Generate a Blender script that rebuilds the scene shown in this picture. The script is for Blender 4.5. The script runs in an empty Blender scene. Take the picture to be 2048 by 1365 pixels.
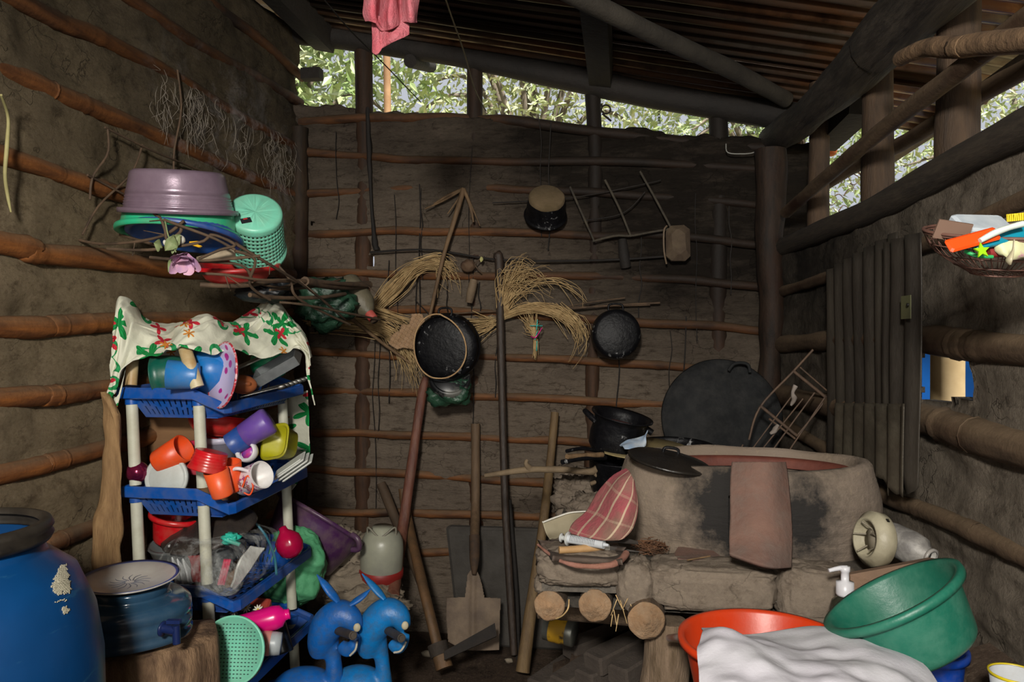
import bpy, math, random
from mathutils import Vector, Matrix, noise as mn
S = bpy.context.scene
C = S.collection
rnd = random.Random(7)
# ---------------- camera ----------------
CAMH = 1.32
YAW = math.atan(221/1500.0)
cs, sn = math.cos(YAW), math.sin(YAW)
cam = bpy.data.cameras.new('camera'); cam.sensor_width = 36; cam.lens = 1500/2048*36; cam.clip_start = .02
camo = bpy.data.objects.new('camera', cam); C.objects.link(camo)
camo.location = (0, 0, CAMH); camo.rotation_euler = (math.pi/2, 0, YAW)
S.camera = camo
# ---------------- colour management ----------------
S.view_settings.view_transform = 'Standard'; S.view_settings.look = 'None'
S.view_settings.gamma = 1; S.view_settings.use_curve_mapping = False
S.view_settings.exposure = 0.0
# ---------------- sky, sun, lamp ----------------
W = bpy.data.worlds.new('sky'); S.world = W; W.use_nodes = True
bg = W.node_tree.nodes['Background']; bg.inputs[0].default_value = (.86, .9, 1, 1); bg.inputs[1].default_value = .62
sd = bpy.data.lights.new('sun', 'SUN'); sd.energy = 9; sd.angle = .02; sd.color = (1, .95, .86)
so = bpy.data.objects.new('sun', sd); C.objects.link(so)
so.rotation_euler = Vector((-.55, .55, -1.15)).to_track_quat('-Z', 'Y').to_euler()
def area(name, loc, target, size, power, col):
    l = bpy.data.lights.new(name, 'AREA'); l.energy = power; l.size = size; l.color = col
    o = bpy.data.objects.new(name, l); C.objects.link(o); o.location = loc
    o.rotation_euler = (Vector(target)-Vector(loc)).to_track_quat('-Z', 'Y').to_euler(); return o
area('flash_lamp', (-.12, -.75, 1.95), (-.25, 3.0, 1.0), .22, 92, (1, .95, .87))
area('fill_light', (.25, -1.9, 1.3), (-.2, 3.0, 1.2), 1.2, 30, (1, .97, .92))  # added fill lamp for ambience; the wall behind the camera has no doorway

# ---------------- pixel -> place helpers ----------------
F = 1500.0
def ray(px, py):
    u = (px-1024)/F; v = -(py-682.5)/F
    return Vector((u*cs-sn, u*sn+cs, v))
O = Vector((0, 0, CAMH))
def PD(px, py, d): return O+ray(px, py)*d
def PY(px, py, y): r = ray(px, py); return O+r*(y/r.y)
def PX(px, py, x): r = ray(px, py); return O+r*(x/r.x)
def PZ(px, py, z): r = ray(px, py); return O+r*((z-CAMH)/r.z)
def WRX(y): return .64+.075*(3.3-y)
def PR(px, py, off=0):            # on the right wall, off metres inside
    r = ray(px, py); t = (.64-off+.075*3.3)/(r.x+.075*r.y); return O+r*t
RV = Vector((cs, sn, 0)); FV = Vector((-sn, cs, 0)); UP = Vector((0, 0, 1))
def cdir(r, u, t): return (RV*r+UP*u-FV*t).normalized()     # right, up, towards the camera
XL, D = -1.493, 3.3
def roofz(x): return 2.80-.205*(x+1.49)

# ---------------- mesh helpers ----------------
def cr(pts, n):
    """Catmull-Rom resample of a list of Vectors/tuples (any dimension)"""
    pts = [tuple(p) for p in pts]; m = len(pts)
    if m == 1: return pts
    out = []
    for i in range(n):
        t = i/(n-1)*(m-1); k = min(int(t), m-2); f = t-k
        p0 = pts[max(k-1, 0)]; p1 = pts[k]; p2 = pts[k+1]; p3 = pts[min(k+2, m-1)]
        out.append(tuple(.5*((2*b)+(-a+c)*f+(2*a-5*b+4*c-d)*f*f+(-a+3*b-3*c+d)*f**3) for a, b, c, d in zip(p0, p1, p2, p3)))
    return out
def frame(pos, axis, xdir=None):
    z = Vector(axis).normalized()
    x = Vector(xdir) if xdir is not None else (RV if abs(z.dot(RV)) < .9 else UP)
    y = z.cross(x).normalized(); x = y.cross(z).normalized()
    m = Matrix.Identity(4)
    for i in range(3): m[i][0] = x[i]; m[i][1] = y[i]; m[i][2] = z[i]; m[i][3] = pos[i]
    return m
def fn(p, s, a, seed=0.0): return mn.noise(Vector(p)*s+Vector((seed, seed*1.7, -seed)))*a
class MB:
    def __init__(s): s.v = []; s.f = []; s.mi = []; s.m = 0; s.sm = []; s.smooth = True
    def add(s, vs, fs, smooth=None):
        o = len(s.v); s.v += [Vector(v) for v in vs]
        for f in fs: s.f.append(tuple(i+o for i in f)); s.mi.append(s.m); s.sm.append(s.smooth if smooth is None else smooth)
        return s
    def tube(s, pts, r, seg=8, n=None, caps=True, flat=1.0, noise=0, ns=9):
        """swept tube; r number or list; flat squeezes one axis"""
        if n is None: n = max(len(pts), 2)
        P = [Vector(p) for p in (cr(pts, n) if n != len(pts) else pts)]
        if isinstance(r, (int, float)): R = [r]*n
        else: R = [max(q[0], 1e-4) for q in cr([(a,) for a in r], n)] if len(r) != n else list(r)
        vs = []; prev = None
        for i, p in enumerate(P):
            t = (P[min(i+1, n-1)]-P[max(i-1, 0)])
            t = t.normalized() if t.length > 1e-9 else Vector((0, 0, 1))
            if prev is None: x = (UP if abs(t.z) < .9 else Vector((1, 0, 0))).cross(t).normalized()
            else: x = (prev-t*prev.dot(t)).normalized()
            prev = x; y = t.cross(x)
            for k in range(seg):
                a = 2*math.pi*k/seg; q = p+x*math.cos(a)*R[i]+y*math.sin(a)*R[i]*flat
                if noise: q = p+(q-p)*(1+fn(q, ns, noise))
                vs.append(q)
        fs = [(i*seg+k, i*seg+(k+1) % seg, (i+1)*seg+(k+1) % seg, (i+1)*seg+k) for i in range(n-1) for k in range(seg)]
        s.add(vs, fs)
        if caps:
            b = len(s.v)-len(vs)
            for base, rev in ((0, True), ((n-1)*seg, False)):
                idx = [b+base+k for k in range(seg)]
                s.v_dup(idx[::-1] if rev else idx)
        return s
    def v_dup(s, idx):
        vs = [s.v[i].copy() for i in idx]; s.add(vs, [tuple(range(len(vs)))], smooth=False)
    def lathe(s, prof, M=None, seg=32, sx=1, sy=1, skip=None, wob=0, a0=0, a1=None):
        full = a1 is None; a1 = a0+2*math.pi if full else a1
        m = seg if full else seg+1; vs = []; M = M or Matrix.Identity(4)
        for j, (r, z) in enumerate(prof):
            for k in range(m):
                a = a0+(a1-a0)*k/seg; w = 1+(wob*mn.noise(Vector((math.cos(a)*2, math.sin(a)*2, z*6))) if wob else 0)
                vs.append(M@Vector((r*math.cos(a)*sx*w, r*math.sin(a)*sy*w, z)))
        fs = []
        for j in range(len(prof)-1):
            for k in range(seg):
                if skip and skip(j, k): continue
                k2 = (k+1) % seg if full else k+1
                fs.append((j*m+k, j*m+k2, (j+1)*m+k2, (j+1)*m+k))
        return s.add(vs, fs)
    def box(s, c, size, M=None, noise=0, bev=0):
        if bev > 0:
            x, y, z = [a/2 for a in size]; b = min(bev, x*.9, y*.9, z*.9); vs = []; fs = []
            # rounded box by three shells
            for (dx, dy, zz) in ((x-b, y-b, -z), (x, y, -z+b), (x, y, z-b), (x-b, y-b, z)):
                e = b
                xx, yy = dx, dy; q = [(xx-e, -yy), (xx, -yy+e), (xx, yy-e), (xx-e, yy), (-xx+e, yy), (-xx, yy-e), (-xx, -yy+e), (-xx+e, -yy)]
                vs += [Vector((a, b2, zz)) for a, b2 in q]
            for L in range(3):
                for k in range(8): fs.append((L*8+k, L*8+(k+1) % 8, (L+1)*8+(k+1) % 8, (L+1)*8+k))
            fs.append(tuple(range(7, -1, -1))); fs.append(tuple(range(24, 32)))
        else:
            vs = [Vector((a*size[0]/2, b*size[1]/2, d*size[2]/2)) for d in (-1, 1) for b in (-1, 1) for a in (-1, 1)]
            fs = [(0, 2, 3, 1), (4, 5, 7, 6), (0, 1, 5, 4), (2, 6, 7, 3), (0, 4, 6, 2), (1, 3, 7, 5)]
        if M is None: M = Matrix.Identity(4)
        c = Vector(c); vs = [M@(v+c) for v in vs]
        if noise: vs = [v+Vector((fn(v, 9, noise), fn(v, 9, noise, 3), fn(v, 9, noise, 7))) for v in vs]
        return s.add(vs, fs, smooth=False)
    def blob(s, M, rad, nu=24, nv=16, noise=0, ns=4, fine=0, p=1.0, seed=0, fs2=16):
        vs = []; fs = []
        for j in range(nv+1):
            t = math.pi*j/nv
            for k in range(nu):
                a = 2*math.pi*k/nu
                d = Vector((math.sin(t)*math.cos(a), math.sin(t)*math.sin(a), math.cos(t)))
                if p != 1.0: d = Vector([math.copysign(abs(c)**p, c) for c in d])
                w = 1+fn(d, ns/2, noise, seed)+(fn(d, fs2/2, fine, seed+5) if fine else 0)
                vs.append(M@Vector((d.x*rad[0]*w, d.y*rad[1]*w, d.z*rad[2]*w)))
        for j in range(nv):
            for k in range(nu): fs.append((j*nu+k, (j+1)*nu+k, (j+1)*nu+(k+1) % nu, j*nu+(k+1) % nu))
        return s.add(vs, fs)
    def patch(s, rows, nu, nv, wr=0, ws=12, seed=0, disp=None):
        """smooth sheet through a grid of control points"""
        A = [cr(r, nu) for r in rows]; cols = [cr([a[i] for a in A], nv) for i in range(nu)]
        vs = []
        for j in range(nv):
            for i in range(nu):
                p = Vector(cols[i][j])
                if wr: p = p+Vector((fn(p, ws, wr, seed), fn(p, ws, wr, seed+3), fn(p, ws, wr, seed+9)))
                if disp: p = p+disp(i/(nu-1), j/(nv-1), p)
                vs.append(p)
        return s.add(vs, [(j*nu+i, j*nu+i+1, (j+1)*nu+i+1, (j+1)*nu+i) for j in range(nv-1) for i in range(nu-1)])
    def quadgrid(s, p00, p10, p11, p01, nu, nv, skip=None):
        p00, p10, p11, p01 = map(Vector, (p00, p10, p11, p01)); vs = []
        for j in range(nv+1):
            for i in range(nu+1):
                a, b = i/nu, j/nv; vs.append(p00*(1-a)*(1-b)+p10*a*(1-b)+p11*a*b+p01*(1-a)*b)
        return s.add(vs, [(j*(nu+1)+i, j*(nu+1)+i+1, (j+1)*(nu+1)+i+1, (j+1)*(nu+1)+i) for j in range(nv) for i in range(nu) if not (skip and skip(i, j))], smooth=False)
    def prism(s, poly, M, t, bevel=0):
        n = len(poly); vs = [M@Vector((x, y, 0)) for x, y in poly]+[M@Vector((x, y, t)) for x, y in poly]
        return s.add(vs, [tuple(range(n-1, -1, -1)), tuple(range(n, 2*n))]+[(k, (k+1) % n, n+(k+1) % n, n+k) for k in range(n)], smooth=False)
    def bounds(s):
        xs = [v.x for v in s.v]; ys = [v.y for v in s.v]; zs = [v.z for v in s.v]
        return min(xs), max(xs), min(ys), max(ys), min(zs), max(zs)
def mkobj(name, mb, mats, loc, parent=None, mods=()):
    me = bpy.data.meshes.new(name); me.from_pydata([v-loc for v in mb.v], [], mb.f)
    if not isinstance(mats, (list, tuple)): mats = [mats]
    for m in mats: me.materials.append(m)
    me.polygons.foreach_set('material_index', mb.mi); me.polygons.foreach_set('use_smooth', mb.sm); me.update()
    o = bpy.data.objects.new(name, me); C.objects.link(o)
    if parent: o.parent = parent
    else: o.location = loc
    for md in mods:
        if md[0] == 'solid': k = o.modifiers.new('thickness', 'SOLIDIFY'); k.thickness = md[1]; k.offset = 0
        elif md[0] == 'sub': k = o.modifiers.new('smooth', 'SUBSURF'); k.levels = k.render_levels = md[1]
        elif md[0] == 'remesh': k = o.modifiers.new('join', 'REMESH'); k.mode = 'VOXEL'; k.voxel_size = md[1]; k.use_smooth_shade = True; k2 = o.modifiers.new('soft', 'SMOOTH'); k2.iterations = md[2]
        elif md[0] == 'bevel': k = o.modifiers.new('bevel', 'BEVEL'); k.width = md[1]; k.segments = 2
    return o
def meta(o, label, cat, group=None, kind=None):
    if label: o['label'] = label
    if cat: o['category'] = cat
    if group: o['group'] = group
    if kind: o['kind'] = kind
def solo(name, label, cat, mb, mat, mods=(), group=None, kind=None):
    b = mb.bounds(); loc = Vector(((b[0]+b[1])/2, (b[2]+b[3])/2, b[4]))
    o = mkobj(name, mb, mat, loc, None, mods); meta(o, label, cat, group, kind); return o
def thing(name, label, cat, parts, group=None):
    """parts: (name, MB, material[, {mods, sub, label}])"""
    bs = [p[1].bounds() for p in parts]
    loc = Vector(((min(b[0] for b in bs)+max(b[1] for b in bs))/2, (min(b[2] for b in bs)+max(b[3] for b in bs))/2, min(b[4] for b in bs)))
    e = bpy.data.objects.new(name, None); C.objects.link(e); e.location = loc; e.empty_display_size = .05; meta(e, label, cat, group)
    addparts(e, parts, loc); return e
def addparts(e, parts, loc):
    for p in parts:
        x = p[3] if len(p) > 3 else {}
        o = mkobj(p[0], p[1], p[2], loc, e, x.get('mods', ()))
        if 'label' in x: o['label'] = x['label']
        if 'kind' in x: o['kind'] = x['kind']
        addparts(o, x.get('sub', ()), loc)
def struct(name, mb, mat, parts=(), mods=()):
    o = mkobj(name, mb, mat, Vector((0, 0, 0)), None, mods); o['kind'] = 'structure'
    addparts(o, parts, Vector((0, 0, 0))); return o

def text(body, size, M, mt, parent, extrude=.0004):
    c = bpy.data.curves.new('lettering', 'FONT'); c.body = body; c.size = size; c.extrude = extrude; c.align_x = 'CENTER'; c.align_y = 'CENTER'
    t = bpy.data.objects.new('tmp', c); me = bpy.data.meshes.new_from_object(t); bpy.data.objects.remove(t)
    me.transform(M); me.transform(Matrix.Translation(-parent.location)); me.materials.clear(); me.materials.append(mt)
    o = bpy.data.objects.new('lettering', me); C.objects.link(o); o.parent = parent; return o
# ---------------- materials ----------------
def lin(h):
    c = [int(h[i:i+2], 16)/255 for i in (0, 2, 4)]
    return tuple((a/12.92 if a < .04045 else ((a+.055)/1.055)**2.4) for a in c)+(1,)
class NT:
    def __init__(s, name):
        s.mat = bpy.data.materials.new(name); s.mat.use_nodes = True; s.t = s.mat.node_tree; s.b = s.t.nodes['Principled BSDF']
        s.tc = s.t.nodes.new('ShaderNodeTexCoord')
    def n(s, typ, **kw):
        nd = s.t.nodes.new(typ)
        for k, v in kw.items(): setattr(nd, k, v)
        return nd
    def l(s, a, b): s.t.links.new(a, b)
    def math(s, op, a, b=None, cl=False):
        nd = s.n('ShaderNodeMath', operation=op); nd.use_clamp = cl
        for i, v in enumerate((a, b)):
            if v is None: continue
            if isinstance(v, (int, float)): nd.inputs[i].default_value = v
            else: s.l(v, nd.inputs[i])
        return nd.outputs[0]
    def coords(s, scale=(1, 1, 1), kind='Object'):
        mp = s.n('ShaderNodeMapping'); s.l(s.tc.outputs[kind], mp.inputs[0]); mp.inputs['Scale'].default_value = scale; return mp.outputs[0]
    def noise(s, vec, sc, det=4, rough=.6, dist=0):
        nd = s.n('ShaderNodeTexNoise'); s.l(vec, nd.inputs['Vector']); nd.inputs['Scale'].default_value = sc
        nd.inputs['Detail'].default_value = det; nd.inputs['Roughness'].default_value = rough; nd.inputs['Distortion'].default_value = dist; return nd.outputs[0]
    def ramp(s, fac, lo, hi):
        nd = s.n('ShaderNodeMapRange'); s.l(fac, nd.inputs[0]); nd.inputs[1].default_value = lo; nd.inputs[2].default_value = hi; return nd.outputs[0]
    def mix(s, fac, a, b):
        nd = s.n('ShaderNodeMix', data_type='RGBA')
        if isinstance(fac, (int, float)): nd.inputs[0].default_value = fac
        else: s.l(fac, nd.inputs[0])
        for i, v in ((6, a), (7, b)):
            if isinstance(v, (tuple, list)): nd.inputs[i].default_value = v
            else: s.l(v, nd.inputs[i])
        return nd.outputs[2]
    def bump(s, h, st, dist=.02):
        nd = s.n('ShaderNodeBump'); s.l(h, nd.inputs['Height']); nd.inputs['Strength'].default_value = st; nd.inputs['Distance'].default_value = dist
        s.l(nd.outputs[0], s.b.inputs['Normal'])
def mat(name, c1, c2=None, sc=6, rough=.6, bump=0, bs=60, metal=0, st=(1, 1, 1), lo=.35, hi=.65, dust=0, dustc='8a7c66', spec=.5, trans=0, alpha=1, coat=0, speck=None):
    m = NT(name); v = m.coords(st)
    col = lin(c1)
    m.b.inputs['Base Color'].default_value = col
    if c2: col = m.mix(m.ramp(m.noise(v, sc, 5), lo, hi), lin(c1), lin(c2))
    if dust: col = m.mix(m.math('MULTIPLY', m.ramp(m.noise(v, sc*2.3+3, 6, .7), .42, .68), dust), col, lin(dustc))
    if speck: col = m.mix(m.math('MULTIPLY', m.math('MULTIPLY', m.ramp(m.noise(v, 55, 4, .6), .6, .68), m.ramp(m.noise(v, 9, 2), .5, .6)), .7), col, lin(speck))
    if not isinstance(col, tuple): m.l(col, m.b.inputs['Base Color'])
    m.b.inputs['Roughness'].default_value = rough; m.b.inputs['Metallic'].default_value = metal
    m.b.inputs['Specular IOR Level'].default_value = spec
    if trans: m.b.inputs['Transmission Weight'].default_value = trans
    if alpha < 1: m.b.inputs['Alpha'].default_value = alpha
    if coat: m.b.inputs['Coat Weight'].default_value = coat
    if bump: m.bump(m.noise(v, bs, 6, .65), bump, .01)
    return m.mat
# ---------------- wall materials ----------------
def mudmat(name, c1, c2, dark, soot=None, st=(1, 1, 1), bump=.8, crack=True, mold=False):
    m = NT(name); v = m.coords(); vs = m.coords(st)
    col = m.mix(m.ramp(m.noise(v, 2.2, 6, .65), .35, .68), lin(c1), lin(c2))
    col = m.mix(m.ramp(m.noise(vs, 14, 8, .75), .52, .7), col, lin(dark))
    h = m.noise(vs, 11, 10, .75); 
    if crack:
        vo = m.n('ShaderNodeTexVoronoi', feature='DISTANCE_TO_EDGE')
        ad = m.n('ShaderNodeVectorMath', operation='ADD'); sc = m.n('ShaderNodeVectorMath', operation='SCALE')
        nn = m.n('ShaderNodeTexNoise'); m.l(v, nn.inputs['Vector']); nn.inputs['Scale'].default_value = 7; nn.inputs['Detail'].default_value = 5
        m.l(nn.outputs[1], sc.inputs[0]); sc.inputs['Scale'].default_value = .35; m.l(v, ad.inputs[0]); m.l(sc.outputs[0], ad.inputs[1])
        m.l(ad.outputs[0], vo.inputs['Vector']); vo.inputs['Scale'].default_value = 7
        ck = m.ramp(vo.outputs['Distance'], -.012, .022)
        gate = m.ramp(m.noise(v, 4.3, 4), .36, .52)
        ck = m.math('MAXIMUM', ck, gate)
        col = m.mix(ck, lin('1c150e'), col); h = m.math('ADD', h, m.math('MULTIPLY', ck, .25))
    fine = m.noise(vs, 75, 8, .8); col = m.mix(m.math('MULTIPLY', m.ramp(fine, .5, .72), .55), col, lin(dark)); col = m.mix(m.math('MULTIPLY', m.ramp(fine, .47, .3), .35), col, lin('a3947e')); h = m.math('ADD', h, m.math('MULTIPLY', fine, .3))
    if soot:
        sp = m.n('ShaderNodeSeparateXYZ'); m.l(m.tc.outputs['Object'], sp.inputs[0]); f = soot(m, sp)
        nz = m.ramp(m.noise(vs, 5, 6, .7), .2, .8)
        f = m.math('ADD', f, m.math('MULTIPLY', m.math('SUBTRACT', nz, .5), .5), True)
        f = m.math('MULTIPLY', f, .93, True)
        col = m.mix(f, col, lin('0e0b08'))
    if mold:
        s3 = m.n('ShaderNodeSeparateXYZ'); m.l(m.tc.outputs['Object'], s3.inputs[0])
        col = m.mix(moldf(m, s3, v), col, lin('8f8a88'))
    m.l(col, m.b.inputs['Base Color']); m.b.inputs['Roughness'].default_value = .95; m.b.inputs['Specular IOR Level'].default_value = .15
    m.bump(h, bump, .03); return m.mat
def moldf(m, sp, v):
    g = m.math('MULTIPLY', m.math('MULTIPLY', m.ramp(sp.outputs[1], 2.1, 2.5), m.ramp(sp.outputs[2], 1.45, 1.7)), m.ramp(sp.outputs[2], 2.45, 2.2))
    return m.math('MULTIPLY', m.math('MULTIPLY', g, m.ramp(m.noise(v, 6, 8, .75), .5, .66)), .6)
def soot_back(m, sp):
    gx = m.ramp(sp.outputs[0], -.8, .2); gz = m.ramp(sp.outputs[2], 1.05, 1.6)
    top = m.ramp(sp.outputs[2], 1.7, 2.1)
    return m.math('ADD', m.math('MULTIPLY', gx, gz), m.math('MULTIPLY', top, .55), True)
def soot_right(m, sp):
    gy = m.ramp(sp.outputs[1], 1.7, 2.6); gz = m.ramp(sp.outputs[2], .9, 1.5)
    return m.math('MULTIPLY', gy, m.math('ADD', m.math('MULTIPLY', gz, .6), .3), True)
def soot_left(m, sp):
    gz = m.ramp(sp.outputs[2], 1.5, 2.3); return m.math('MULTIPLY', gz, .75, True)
mud_back = mudmat('smoked mud plaster', '73665a', '857869', '463b30', soot_back, (1, 1, 4))
mud_left = mudmat('brown mud plaster', '75674f', '877860', '4e4230', soot_left, (1, 1, 1.5), mold=True)
mud_right = mudmat('cracked grey mud plaster', '776d60', '8a7f71', '443b32', soot_right, (1, 1, 1), 1)
earth = mudmat('packed dark earth', '4a3d33', '5b4c40', '2c231c', None, (1, 1, 1), .7)
def bammat(name, c1, c2, st, dustamt=.7, sootf=None, dark='2a160a'):
    m = NT(name); v = m.coords(st); w = m.coords()
    col = m.mix(m.ramp(m.noise(v, 9, 5), .35, .65), lin(c1), lin(c2))
    col = m.mix(m.ramp(m.noise(w, 3.5, 3), .5, .7), col, lin(dark))
    geo = m.n('ShaderNodeNewGeometry'); sp = m.n('ShaderNodeSeparateXYZ'); m.l(geo.outputs['Normal'], sp.inputs[0])
    up = m.ramp(sp.outputs[2], -.1, .75)        # dust settled on the upper side
    nz = m.ramp(m.noise(w, 18, 6, .7), .3, .7)
    col = m.mix(m.math('MULTIPLY', m.math('MULTIPLY', up, dustamt), m.math('ADD', m.math('MULTIPLY', nz, .5), .5)), col, lin('6d5c48'))
    if sootf:
        s2 = m.n('ShaderNodeSeparateXYZ'); m.l(m.tc.outputs['Object'], s2.inputs[0])
        col = m.mix(m.math('MULTIPLY', sootf(m, s2), .93), col, lin('120e0a'))
        if 'orange' in name: col = m.mix(moldf(m, s2, w), col, lin('9a9494'))
    m.l(col, m.b.inputs['Base Color']); m.b.inputs['Roughness'].default_value = .72; m.b.inputs['Specular IOR Level'].default_value = .3
    m.bump(m.noise(w, 60, 5), .35, .006); return m.mat
bam_left = bammat('orange bamboo', '8c5629', '613a1d', (6, .8, 6), .75, soot_left)
bam_back = bammat('brown bamboo', '744825', '4a2e1a', (.8, 6, 6), .75, soot_back)
bam_right = bammat('dusty log', '564636', '403327', (6, .8, 6), .75)
wood_dark = mat('smoke blackened timber', '15110e', '1f1914', 5, .8, .6, 30)
wood_post = mat('brown round timber', '4f3c2a', '33261a', 5, .75, .5, 40, st=(6, 6, 1))
stick_m = mat('weathered stick wood', '7d6345', '58442f', 8, .7, .4, 50, st=(4, 4, 1))
twig_m = mat('dry twig bark', '5d4936', '3d2f22', 20, .8)
straw_m = mat('dry straw', 'c4a878', '987c52', 30, .7)
soot_m = mat('soot black iron', '08080a', '101013', 18, .4, .3, 45, dust=.08, dustc='3a3a3c', spec=.18, speck='a8a8a8')
sootd_m = mat('dusty blackened iron', '151617', '202122', 7, .8, .4, 45, dust=.4, dustc='3a3937', spec=.2)

# ---------------- floor ----------------
fb = MB(); nx, ny = 90, 130
vs = []
for j in range(ny+1):
    for i in range(nx+1):
        x = -1.9+4.6*i/nx; y = -2.2+5.8*j/ny
        vs.append(Vector((x, y, fn((x, y, 0), 3, .025)+fn((x, y, 0), 11, .008))))
fb.add(vs, [(j*(nx+1)+i, j*(nx+1)+i+1, (j+1)*(nx+1)+i+1, (j+1)*(nx+1)+i) for j in range(ny) for i in range(nx)])
struct('floor', fb, earth)
gb = MB(); gb.quadgrid((-12, -8, -.12), (14, -8, -.12), (14, 16, -.12), (-12, 16, -.12), 20, 20)
g = mkobj('ground', gb, mat('dry ground', 'a89878', '8a8458', 2, .9, .4, 9), Vector((0, 0, 0))); g['kind'] = 'structure'

def slabwall(mb, fpos, fnor, u0, u1, topf, nu, nv, th, amp, hole=None, seed=0):
    """two faced mud wall; fpos(u)->(x,y), fnor inward normal; topf(u)"""
    n3 = Vector(fnor); keep = {}
    def pt(i, j, back):
        u = u0+(u1-u0)*i/nu; x, y = fpos(u); z = (topf(u)+.1)*j/nv-.1
        p = Vector((x, y, z))
        if back: return p-n3*th
        d = fn(p, 2.2, amp, seed)+fn(p, 7, amp*.45, seed+2)+fn(p, 22, amp*.22, seed+4)
        lay = math.sin(z*36+fn(p, 2.5, 3, seed))*amp*.18+mn.noise(Vector((p.x*5, p.y*5, p.z*38+seed)))*amp*.4
        return p+n3*(d+lay)
    base = len(mb.v)
    for back in (0, 1):
        for j in range(nv+1):
            for i in range(nu+1): mb.v.append(pt(i, j, back))
    K = (nu+1)*(nv+1)
    def idx(i, j, b): return base+b*K+j*(nu+1)+i
    def inh(i, j):
        if not hole: return False
        u = u0+(u1-u0)*(i+.5)/nu; z = (topf(u)+.1)*(j+.5)/nv-.1; return hole(u, z)
    def af(f): mb.f.append(f); mb.mi.append(0); mb.sm.append(True)
    for j in range(nv):
        for i in range(nu):
            if inh(i, j):
                for (di, dj, a, b) in ((-1, 0, (i, j), (i, j+1)), (1, 0, (i+1, j+1), (i+1, j)), (0, -1, (i+1, j), (i, j)), (0, 1, (i, j+1), (i+1, j+1))):
                    if not inh(i+di, j+dj): af((idx(*a, 0), idx(*b, 0), idx(*b, 1), idx(*a, 1)))
                continue
            af((idx(i, j, 0), idx(i+1, j, 0), idx(i+1, j+1, 0), idx(i, j+1, 0)))
            af((idx(i, j, 1), idx(i, j+1, 1), idx(i+1, j+1, 1), idx(i+1, j, 1)))
    for i in range(nu): af((idx(i, nv, 0), idx(i+1, nv, 0), idx(i+1, nv, 1), idx(i, nv, 1)))
    for j in range(nv):
        af((idx(0, j, 0), idx(0, j+1, 0), idx(0, j+1, 1), idx(0, j, 1))); af((idx(nu, j, 1), idx(nu, j+1, 1), idx(nu, j+1, 0), idx(nu, j, 0)))
def lath(pts, r, seg=10, noise=.12, node=.34):
    L = sum((Vector(pts[i+1])-Vector(pts[i])).length for i in range(len(pts)-1)); n = max(int(L/.03), 8)
    P = cr(pts, n); off = rnd.random()*node; R = []
    for i in range(n):
        s = (L*i/(n-1)+off) % node; k = math.exp(-((s-node/2)/.012)**2)
        R.append(r*(1+.13*k-.03*math.exp(-((s-node/2-.03)/.015)**2))*(1+fn((i*.03, off, 0), 4, noise)))
    return MB().tube(P, R, seg, n=n)
# ---------------- back wall ----------------
def top_back(x):
    t = (x-XL)/(.64-XL); return PY(600, 208, D).z*(1-t)+PY(1540, 283, D).z*t+fn((x*3, 0, 0), 2.2, .03)+fn((x*3, 0, 4), 7, .012)
holes = [PY(742, 521, D), PY(626, 447, D), PY(655, 553, D), PY(960, 521, D)]
def hback(u, z):
    for k, h in enumerate(holes):
        if abs(u-h.x) < (.017 if k == 0 else .006) and abs(z-h.z) < (.026 if k == 0 else .006): return True
    return False
wb = MB(); slabwall(wb, lambda u: (u, D), (0, -1, 0), XL-.1, .8, top_back, 260, 240, .06, .024, hback, 1)
rows = [[(597, 243), (730, 237), (860, 236), (1000, 240), (1200, 265), (1540, 300)],
        [(590, 303), (730, 312), (860, 322), (1100, 322), (1300, 326), (1540, 340)],
        [(590, 392), (700, 382), (930, 376), (1100, 382), (1300, 392), (1540, 412)],
        [(590, 470), (760, 464), (950, 464), (1200, 470), (1400, 476), (1540, 492)],
        [(590, 546), (760, 548), (950, 552), (1200, 552), (1400, 562), (1540, 575)],
        [(590, 622), (760, 620), (950, 626), (1200, 640), (1400, 652), (1540, 664)],
        [(590, 700), (760, 710), (950, 715), (1200, 722), (1400, 740), (1540, 752)],
        [(590, 782), (760, 786), (950, 792), (1200, 802), (1400, 815), (1540, 830)],
        [(590, 862), (760, 868), (950, 876), (1200, 888), (1400, 900), (1540, 910)],
        [(590, 940), (760, 946), (950, 958), (1200, 976), (1540, 1000)],
        [(590, 1020), (760, 1026), (950, 1030), (1200, 1040), (1540, 1070)],
        [(590, 1112), (760, 1108), (950, 1106), (1200, 1120), (1540, 1150)]]
parts = []
for i, r in enumerate(rows):
    r = cr(r, 14); r = [(a, b+fn((a*.012, i*3.1, 0), 1, 5)) for a, b in r]
    parts.append(('bamboo_lath', lath([PY(a, b, D-.004+(.012 if i == 0 else 0))+Vector((0, fn((a*.009, i*5.3, 1), 1, .026), 0)) for a, b in r], .019 if i else .022), bam_back))
for px, w in ((724, .042), (948, .036), (1184, .034), (1437, .04)):
    x = PY(px, 600, D).x
    parts.append(('post', MB().tube([(x+fn((z, px, 0), .7, .02), D+.03, z) for z in [i*.25-.1 for i in range(10)]]+[(x, D+.02, roofz(x)-.07)], w, 12, n=40, noise=.12), bammat('post bamboo %d' % px, '4a3120', '2f2015', (5, 5, .7), .3, soot_back)))
tw = MB()
for k in range(20):
    px = 620+rnd.random()*880; a = 230+rnd.random()*500; b = a+120+rnd.random()*260; x0 = px
    pts = [PY(x0+rnd.uniform(-4, 4), a+(b-a)*t/5, D-.024+rnd.uniform(-.006, .004)) for t in range(6)]
    tw.tube(pts, .0013+rnd.random()*.0016, 5, n=16)
parts.append(('twine_tie', tw, wood_dark))
dk = MB(); dk.tube([PY(735, 215, D-.02), PY(738, 300, D-.04), PY(742, 400, D-.045), PY(748, 470, D-.04), PY(752, 500, D-.03)], [.008, .011, .007, .01, .016], 6, n=24, noise=.5, ns=40)
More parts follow.
